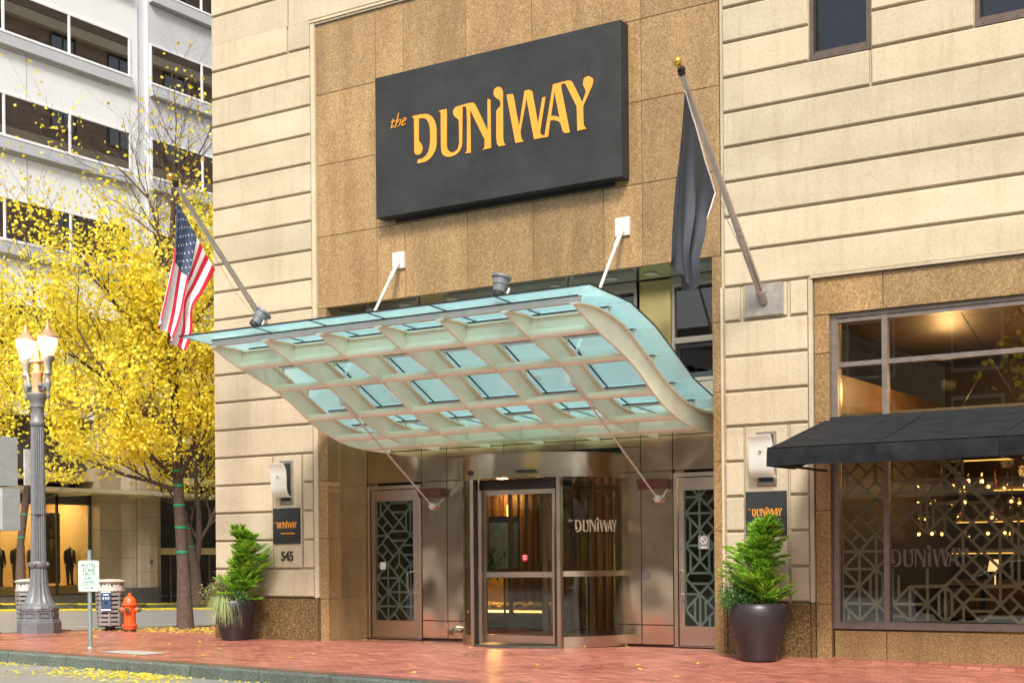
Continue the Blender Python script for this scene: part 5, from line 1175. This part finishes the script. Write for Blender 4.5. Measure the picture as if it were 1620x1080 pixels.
plight((4.6, 4.6, 2.6), 60, (1, .6, .28)); plight((5.9, 5.2, 2.4), 40, (.6, 1, .75))
# bar: back shelves with bottles, glass-globe chandelier, ceiling heaters
BOT = [glassm('bottle_amber', (.8, .35, .08), .2), glassm('bottle_green', (.1, .5, .2), .2), glassm('bottle_clear', (.9, .85, .7), .25)]
sh = thing('bar_shelves', 'lit back-bar shelves with rows of bottles behind the bar window', 'shelf', (7.2, 5.7, 0))
b = MB(); [b.box(8.62, 12.4, 5.5, 5.95, z, z+.03) for z in (1.35, 1.85, 2.35)]; b.box(8.62, 12.4, 5.2, 5.95, .3, .9); b.build('boards', simple('shelf_wood', (.22, .11, .04), .4), sh)
for z in (1.31, 1.81, 2.31, 2.8):
    b = MB(); b.box(8.65, 10.9, 5.50, 5.53, z+.01, z+.028); b.build('light_strip', simple('amber_strip', (1, .7, .2), .5, 0, 0, 1, 0, (1, .55, .13), 1.3) if 'amber_strip' not in bpy.data.materials else bpy.data.materials['amber_strip'], sh)
first = []
for k in range(3):
    b = MB(); b.lathe([(.036, 0), (.038, .01), (.038, .17), (.03, .21), (.013, .25), (.013, .31), (.016, .315)], (0, 0, 0), 10); o = b.build('bottle', BOT[k], org=(0, 0, 0)); tag(o, ['amber', 'green', 'clear'][k]+' glass bottle in the lit back-bar rows', 'bottle', 'bottles on the back-bar shelves'); first.append([o, False])
rnd = random.Random(6)
for z in (1.38, 1.88, 2.38, .9):
    x = 8.75
    while x < 12.3:
        k = rnd.choice([0, 0, 1, 2, 2]); o, used = first[k]
        if used: o = o.copy(); COL.objects.link(o)
        first[k][1] = True; o.location = (x, 5.66+rnd.uniform(-.06, .1), z); o.scale = (1, 1, rnd.uniform(.8, 1.15)); x += rnd.uniform(.11, .24)
GLOBE = simple('bulb_glow', (1, .8, .5), .4, 0, 0, 1, 0, (1, .50, .14), 9); CGL = glassm('globe_glass', (.9, .85, .75), .15)
def chandelier(x, y, lab):
    t = thing('chandelier', lab, 'chandelier', (x, y, 2.1), 'globe chandeliers in the bar'); f = MB(); f.tube([(x, y, 3.1), (x, y, 1.75)], .012, 6)
    rnd = random.Random(int(x*10)); P = []
    for z in (1.62, 1.85, 2.08, 2.31):
        for q in range(4):
            a = q*math.pi/2+rnd.uniform(-.3, .3)+z*3; r = .34; p = Vector((x+r*math.cos(a), y+r*math.sin(a), z)); f.tube([(x, y, z), p], .007, 5); P.append(p)
    f.build('frame', BRONZE, t)
    for p in P:
        g = MB(); g.ball(p, .062, 12); o = g.build('globe', CGL, t, True); g = MB(); g.ball(p, .024, 8); g.build('bulb', GLOBE, o, True)
for x, y in ((7.7+1.4, 3.4), (10.0, 3.9), (10.9, 3.3), (11.7, 3.9)): chandelier(x, y, {0: 'glowing globe chandelier nearest the left bar window pane', 1: 'glowing globe chandelier second from the left in the bar', 2: 'glowing globe chandelier third from the left in the bar', 3: 'glowing globe chandelier at the far right of the bar'}[[9, 10, 10.9, 11.7].index(min([9, 10, 10.9, 11.7], key=lambda q: abs(q-x)))])
HEAT = simple('heater_glow', (.6, .15, .05), .5, 0, 0, 1, 0, (1, .16, .02), 3)
for k, (x, y) in enumerate(((9.35, 2.2), (9.95, 2.6))):
    t = thing('ceiling_heater', ['glowing orange ceiling heater left of the other, under the awning', 'glowing orange ceiling heater right of the other, under the awning'][k], 'heater', (x, y, 2.95)); b = MB(); b.box(x, x+.4, y, y+.3, 3.02, 3.1); b.build('case', POST, t); b = MB(); b.box(x+.03, x+.37, y+.03, y+.27, 3.0, 3.02); b.build('glow_plate', HEAT, t)
for x, y, e in ((9.9, 5.1, 16), (11.3, 5.0, 20), (10.3, 2.4, 3)): plight((x, y, 2.6), e, (1, .5, .16))
for x in (9.4, 11.2, 13.0): plight((x, 2.8, 3.75), 75, (1, .55, .2))
b = MB()
for k in range(10): b.box(10.1+k*.22, 10.2+k*.22, 5.2+.05*(k % 2), 5.25+.05*(k % 2), 1.2, 2.75)
o = b.build('bar_curtain', simple('rust_drape', (.32, .08, .025), .6)); tag(o, 'rust coloured slatted drape at the back of the bar', 'curtain')
t = thing('bar_table', 'dark bar table with a small lit lamp behind the bar window', 'table', (10.0, 2.0, -.6)); b = MB(); b.box(9.3, 11.0, 1.6, 2.2, .86, .90); b.tube([(10.1, 1.9, -.6), (10.1, 1.9, .86)], .04, 10); b.build('table_top', simple('dark_table', (.05, .03, .02), .3), t)
b = MB(); b.lathe([(.10, 0), (.07, .16)], (10.25, 1.95, 1.08), 16); b.tube([(10.25, 1.95, .9), (10.25, 1.95, 1.1)], .01, 6); o = b.build('table_lamp', simple('shade_glow', (1, .8, .5), .5, 0, 0, 1, 0, (1, .6, .25), 1.2)); tag(o, 'small glowing lampshade on the dark bar table', 'lamp')
lb = thing('neighbouring_wall', 'x', 'wall') if False else None

# ================================================================== FALLEN LEAVES
def litter(name, n, area, zf, seed, ls=.07, clump=None):
    rnd = random.Random(seed); b = MB(); k = 0
    while k < n:
        x, y = area(rnd)
        if clump and math.sin(x*1.9+seed)*math.sin(y*2.3+1)+rnd.uniform(-.9, .9) < clump: continue
        a = rnd.uniform(0, 6.28); s = ls*rnd.uniform(.6, 1.2); z = zf(x, y)+.008+rnd.random()*.012; c, q = math.cos(a)*s, math.sin(a)*s
        b.add([(x, y, z), (x+c*.5-q*.4, y+q*.5+c*.4, z+rnd.uniform(0, .02)), (x+c, y+q, z+rnd.uniform(0, .02)), (x+c*.5+q*.4, y+q*.5-c*.4, z)], [(0, 1, 2, 3)]); k += 1
    o = b.build(name, YL, org=(0, 0, 0), kind='stuff'); return o
litter('fallen_leaves', 90, lambda r: (r.uniform(-7, 8), r.uniform(-4.5, .9)), walk_z, 1)
litter('fallen_leaves', 900, lambda r: (r.uniform(-6.98, -2.6), abs(r.gauss(0, 3))+1.0), walk_z, 2)
litter('fallen_leaves', 2600, lambda r: (-7.2-abs(r.gauss(0, 1.6)), r.uniform(-4, 24)), road_z, 3, .09)
litter('fallen_leaves', 14000, lambda r: (-24.9+r.gauss(0, .55)-.2, r.uniform(2, 34)), lambda x, y: far_z(y) if x < -25.45 else road_z(x, y), 4, .13)
litter('fallen_leaves', 20000, lambda r: (r.uniform(-29.6, -25.7), r.uniform(2, 34)), lambda x, y: far_z(y), 5, .14)
litter('fallen_leaves', 1700, lambda r: (r.uniform(-4, 4.6), -4.85-abs(r.gauss(0, .55))), road_z, 6, .06, -.1)

rnd = random.Random(77); b = MB()
for k in range(46):
    x = rnd.uniform(.3, 6.8); y = rnd.uniform(-3.2, -.2)
    z = interp(GS, y)+.018; a = rnd.uniform(0, 6.28); q = .05*rnd.uniform(.7, 1.3)
    b.add([(x, y, z), (x+q*math.cos(a), y+q*math.sin(a), z+.012), (x+q*1.5*math.cos(a+.5), y+q*1.5*math.sin(a+.5), z+.004), (x+q*math.cos(a+1.1), y+q*math.sin(a+1.1), z+.01)], [(0, 1, 2, 3)])
b.build('fallen_leaves', YL, org=(0, 0, 0), kind='stuff')
# ================================================================== ACROSS THE ROAD, SEEN ONLY AS REFLECTIONS
op = thing('brick_building', 'brown brick building opposite the hotel, seen in its window reflections', 'building', (5, -38, -.3))
b = MB(); b.box(-70, 80, -46, -38, -.5, 11.5); b.build('wall', brickwork('opposite_brick', (.27, .20, .14), (.22, .165, .11), (.2, .17, .13), .22, .075, .8, 1, .008, (R_(90), 0, 0)), op)
b = MB(); b.box(-70, 80, -37.99, -37.6, 3.6, 4.1); b.build('cornice', LIME, op)
tw = thing('brick_tower', 'brown brick tower beyond the hotel, seen in the office building window reflections', 'building', (4, 70, 0))
b = MB(); b.box(-2.4, 12, 30.4, 120, -2, 52); b.build('wall', bpy.data.materials['brown_brick'], tw)
b = MB(); [b.box(-2.9, -2.41, 30.4, 120, z, z+.6) for z in (19.5, 27, 34.5, 42)]; b.build('ledge', LIME, tw)
t0 = None
for r in range(7):
    for c in range(15):
        if t0 is None:
            m_ = MB(); m_.box(-2.5, -2.39, 42.0, 42.1, 20.9, 23.3); m_.box(-2.5, -2.39, 43.9, 44, 20.9, 23.3); m_.box(-2.5, -2.39, 42.1, 43.9, 20.9, 21.0); m_.box(-2.5, -2.39, 42.1, 43.9, 23.2, 23.3); m_.box(-2.46, -2.39, 42.95, 43.05, 21, 23.2); m_.box(-2.46, -2.39, 42.1, 43.9, 22.1, 22.18); t0 = m_.build('window', DP, tw)
            g = MB(); g.box(-2.43, -2.405, 42.1, 43.9, 21, 23.2); t1 = g.build('pane', GLASS_D, t0); tl_ = t0.location.copy()
        else:
            o = t0.copy(); COL.objects.link(o); o.parent = tw; o.location = tl_+Vector((0, c*4.6, r*3.75)); q = t1.copy(); COL.objects.link(q); q.parent = o
f0 = None
for r in range(2):
    for c in range(18):
        if f0 is None:
            m_ = MB(); x, z = -30, 5.2; m_.box(x-.1, x+1.9, -38, -37.9, z-.12, z); m_.box(x-.1, x+1.9, -38, -37.9, z+2.1, z+2.25); m_.box(x-.1, x, -38, -37.9, z, z+2.1); m_.box(x+1.8, x+1.9, -38, -37.9, z, z+2.1); f0 = m_.build('window', WHT, op)
            g = MB(); g.box(x, x+1.8, -37.99, -37.96, z, z+2.1); g0 = g.build('pane', GLASS_D, f0); base_l = f0.location.copy()
        else:
            o = f0.copy(); COL.objects.link(o); o.parent = op; o.location = base_l+Vector((c*4.2, 0, r*3.3)); q = g0.copy(); COL.objects.link(q); q.parent = o
CARP = simple('car_paint_black', (.03, .03, .034), .1, .5)
car = thing('parked_car', 'black sedan seen reflected in the bar window', 'car', (7.4, -15.3, -.2))
cx0, cy0, cz0 = 5.05, -15.3, -.24
def loft(mb, secs):
    n = len(secs[0]); vs = [p for s_ in secs for p in s_]
    mb.add(vs, [(k*n+q, k*n+(q+1) % n, (k+1)*n+(q+1) % n, (k+1)*n+q) for k in range(len(secs)-1) for q in range(n)]+[tuple(range(n-1, -1, -1)), tuple((len(secs)-1)*n+q for q in range(n))])
def csec(x, zb_, zt_, w_, cr=.12): return [(cx0+x, cy0+sy*w_*f_, cz0+z) for sy, f_, z in ((-1, .92, zb_), (-1, 1, zb_+.15), (-1, 1, zt_-cr), (-1, .9, zt_), (1, .9, zt_), (1, 1, zt_-cr), (1, 1, zb_+.15), (1, .92, zb_))]
b = MB(); loft(b, [csec(0, .38, .58, .62), csec(.08, .25, .70, .78), csec(.5, .2, .80, .88), csec(1.4, .2, .93, .91), csec(2.4, .2, .96, .92), csec(3.6, .2, .98, .91), csec(4.3, .22, .98, .86), csec(4.7, .35, .90, .75)]); b.build('body', CARP, car, True)
b = MB(); loft(b, [csec(1.35, .85, .95, .80, .03), csec(2.1, .85, 1.38, .66, .1), csec(3.0, .85, 1.44, .66, .1), csec(3.7, .85, 1.32, .66, .1), csec(4.25, .85, .99, .76, .03)]); b.build('cabin', simple('car_window', (.02, .025, .03), .05), car, True)
b = MB(); b.tube([(cx0+1.35, cy0+.80, cz0+.97), (cx0+2.1, cy0+.64, cz0+1.38), (cx0+3.0, cy0+.64, cz0+1.44), (cx0+3.7, cy0+.64, cz0+1.32), (cx0+4.25, cy0+.75, cz0+1.0)], .03, 6); b.tube([(cx0+1.3, cy0+.91, cz0+.90), (cx0+4.3, cy0+.87, cz0+.95)], .012, 5); b.build('trim', CHROME, car)
for x in (.85, 3.7):
    for s_ in (-1, 1):
        b = MB(); b.tube([(cx0+x, cy0+s_*.72, cz0+.33), (cx0+x, cy0+s_*.93, cz0+.33)], .33, 24); o = b.build('wheel', DARKBOX, car); b = MB()
        for q in range(10): a = q*math.pi/5; b.tube([(cx0+x, cy0+s_*.94, cz0+.33), (cx0+x+.23*math.cos(a), cy0+s_*.935, cz0+.33+.23*math.sin(a))], .018, 5)
        b.build('rim', CHROME, o)
for s_ in (-1, 1): b = MB(); b.ball((cx0+.12, cy0+s_*.62, cz0+.62), .11, 10, .6); b.build('headlight', simple('headlight_lens', (.7, .72, .75), .1) if 'headlight_lens' not in bpy.data.materials else bpy.data.materials['headlight_lens'], car, True)
tree('street_tree', 'large tree across the road from the hotel, seen only in reflections', [(9, -30, -.2), (9, -30, 2), (9.1, -30, 5), (9.1, -30, 9)], [.2, .17, .13, .04], [((9, -30, 3), (.8, .3, .7), 4.5, .1, 3), ((9, -30, 3.5), (-.8, .3, .7), 4.5, .1, 3), ((9, -30, 4.5), (.1, .8, .9), 4.5, .09, 3), ((9, -30, 5.5), (-.3, -.6, 1), 4.4, .08, 3), ((9.1, -30, 6.5), (.6, -.2, 1), 4.2, .07, 3)], 41, 5000, .26, lambda p: .9, cloud=.3)
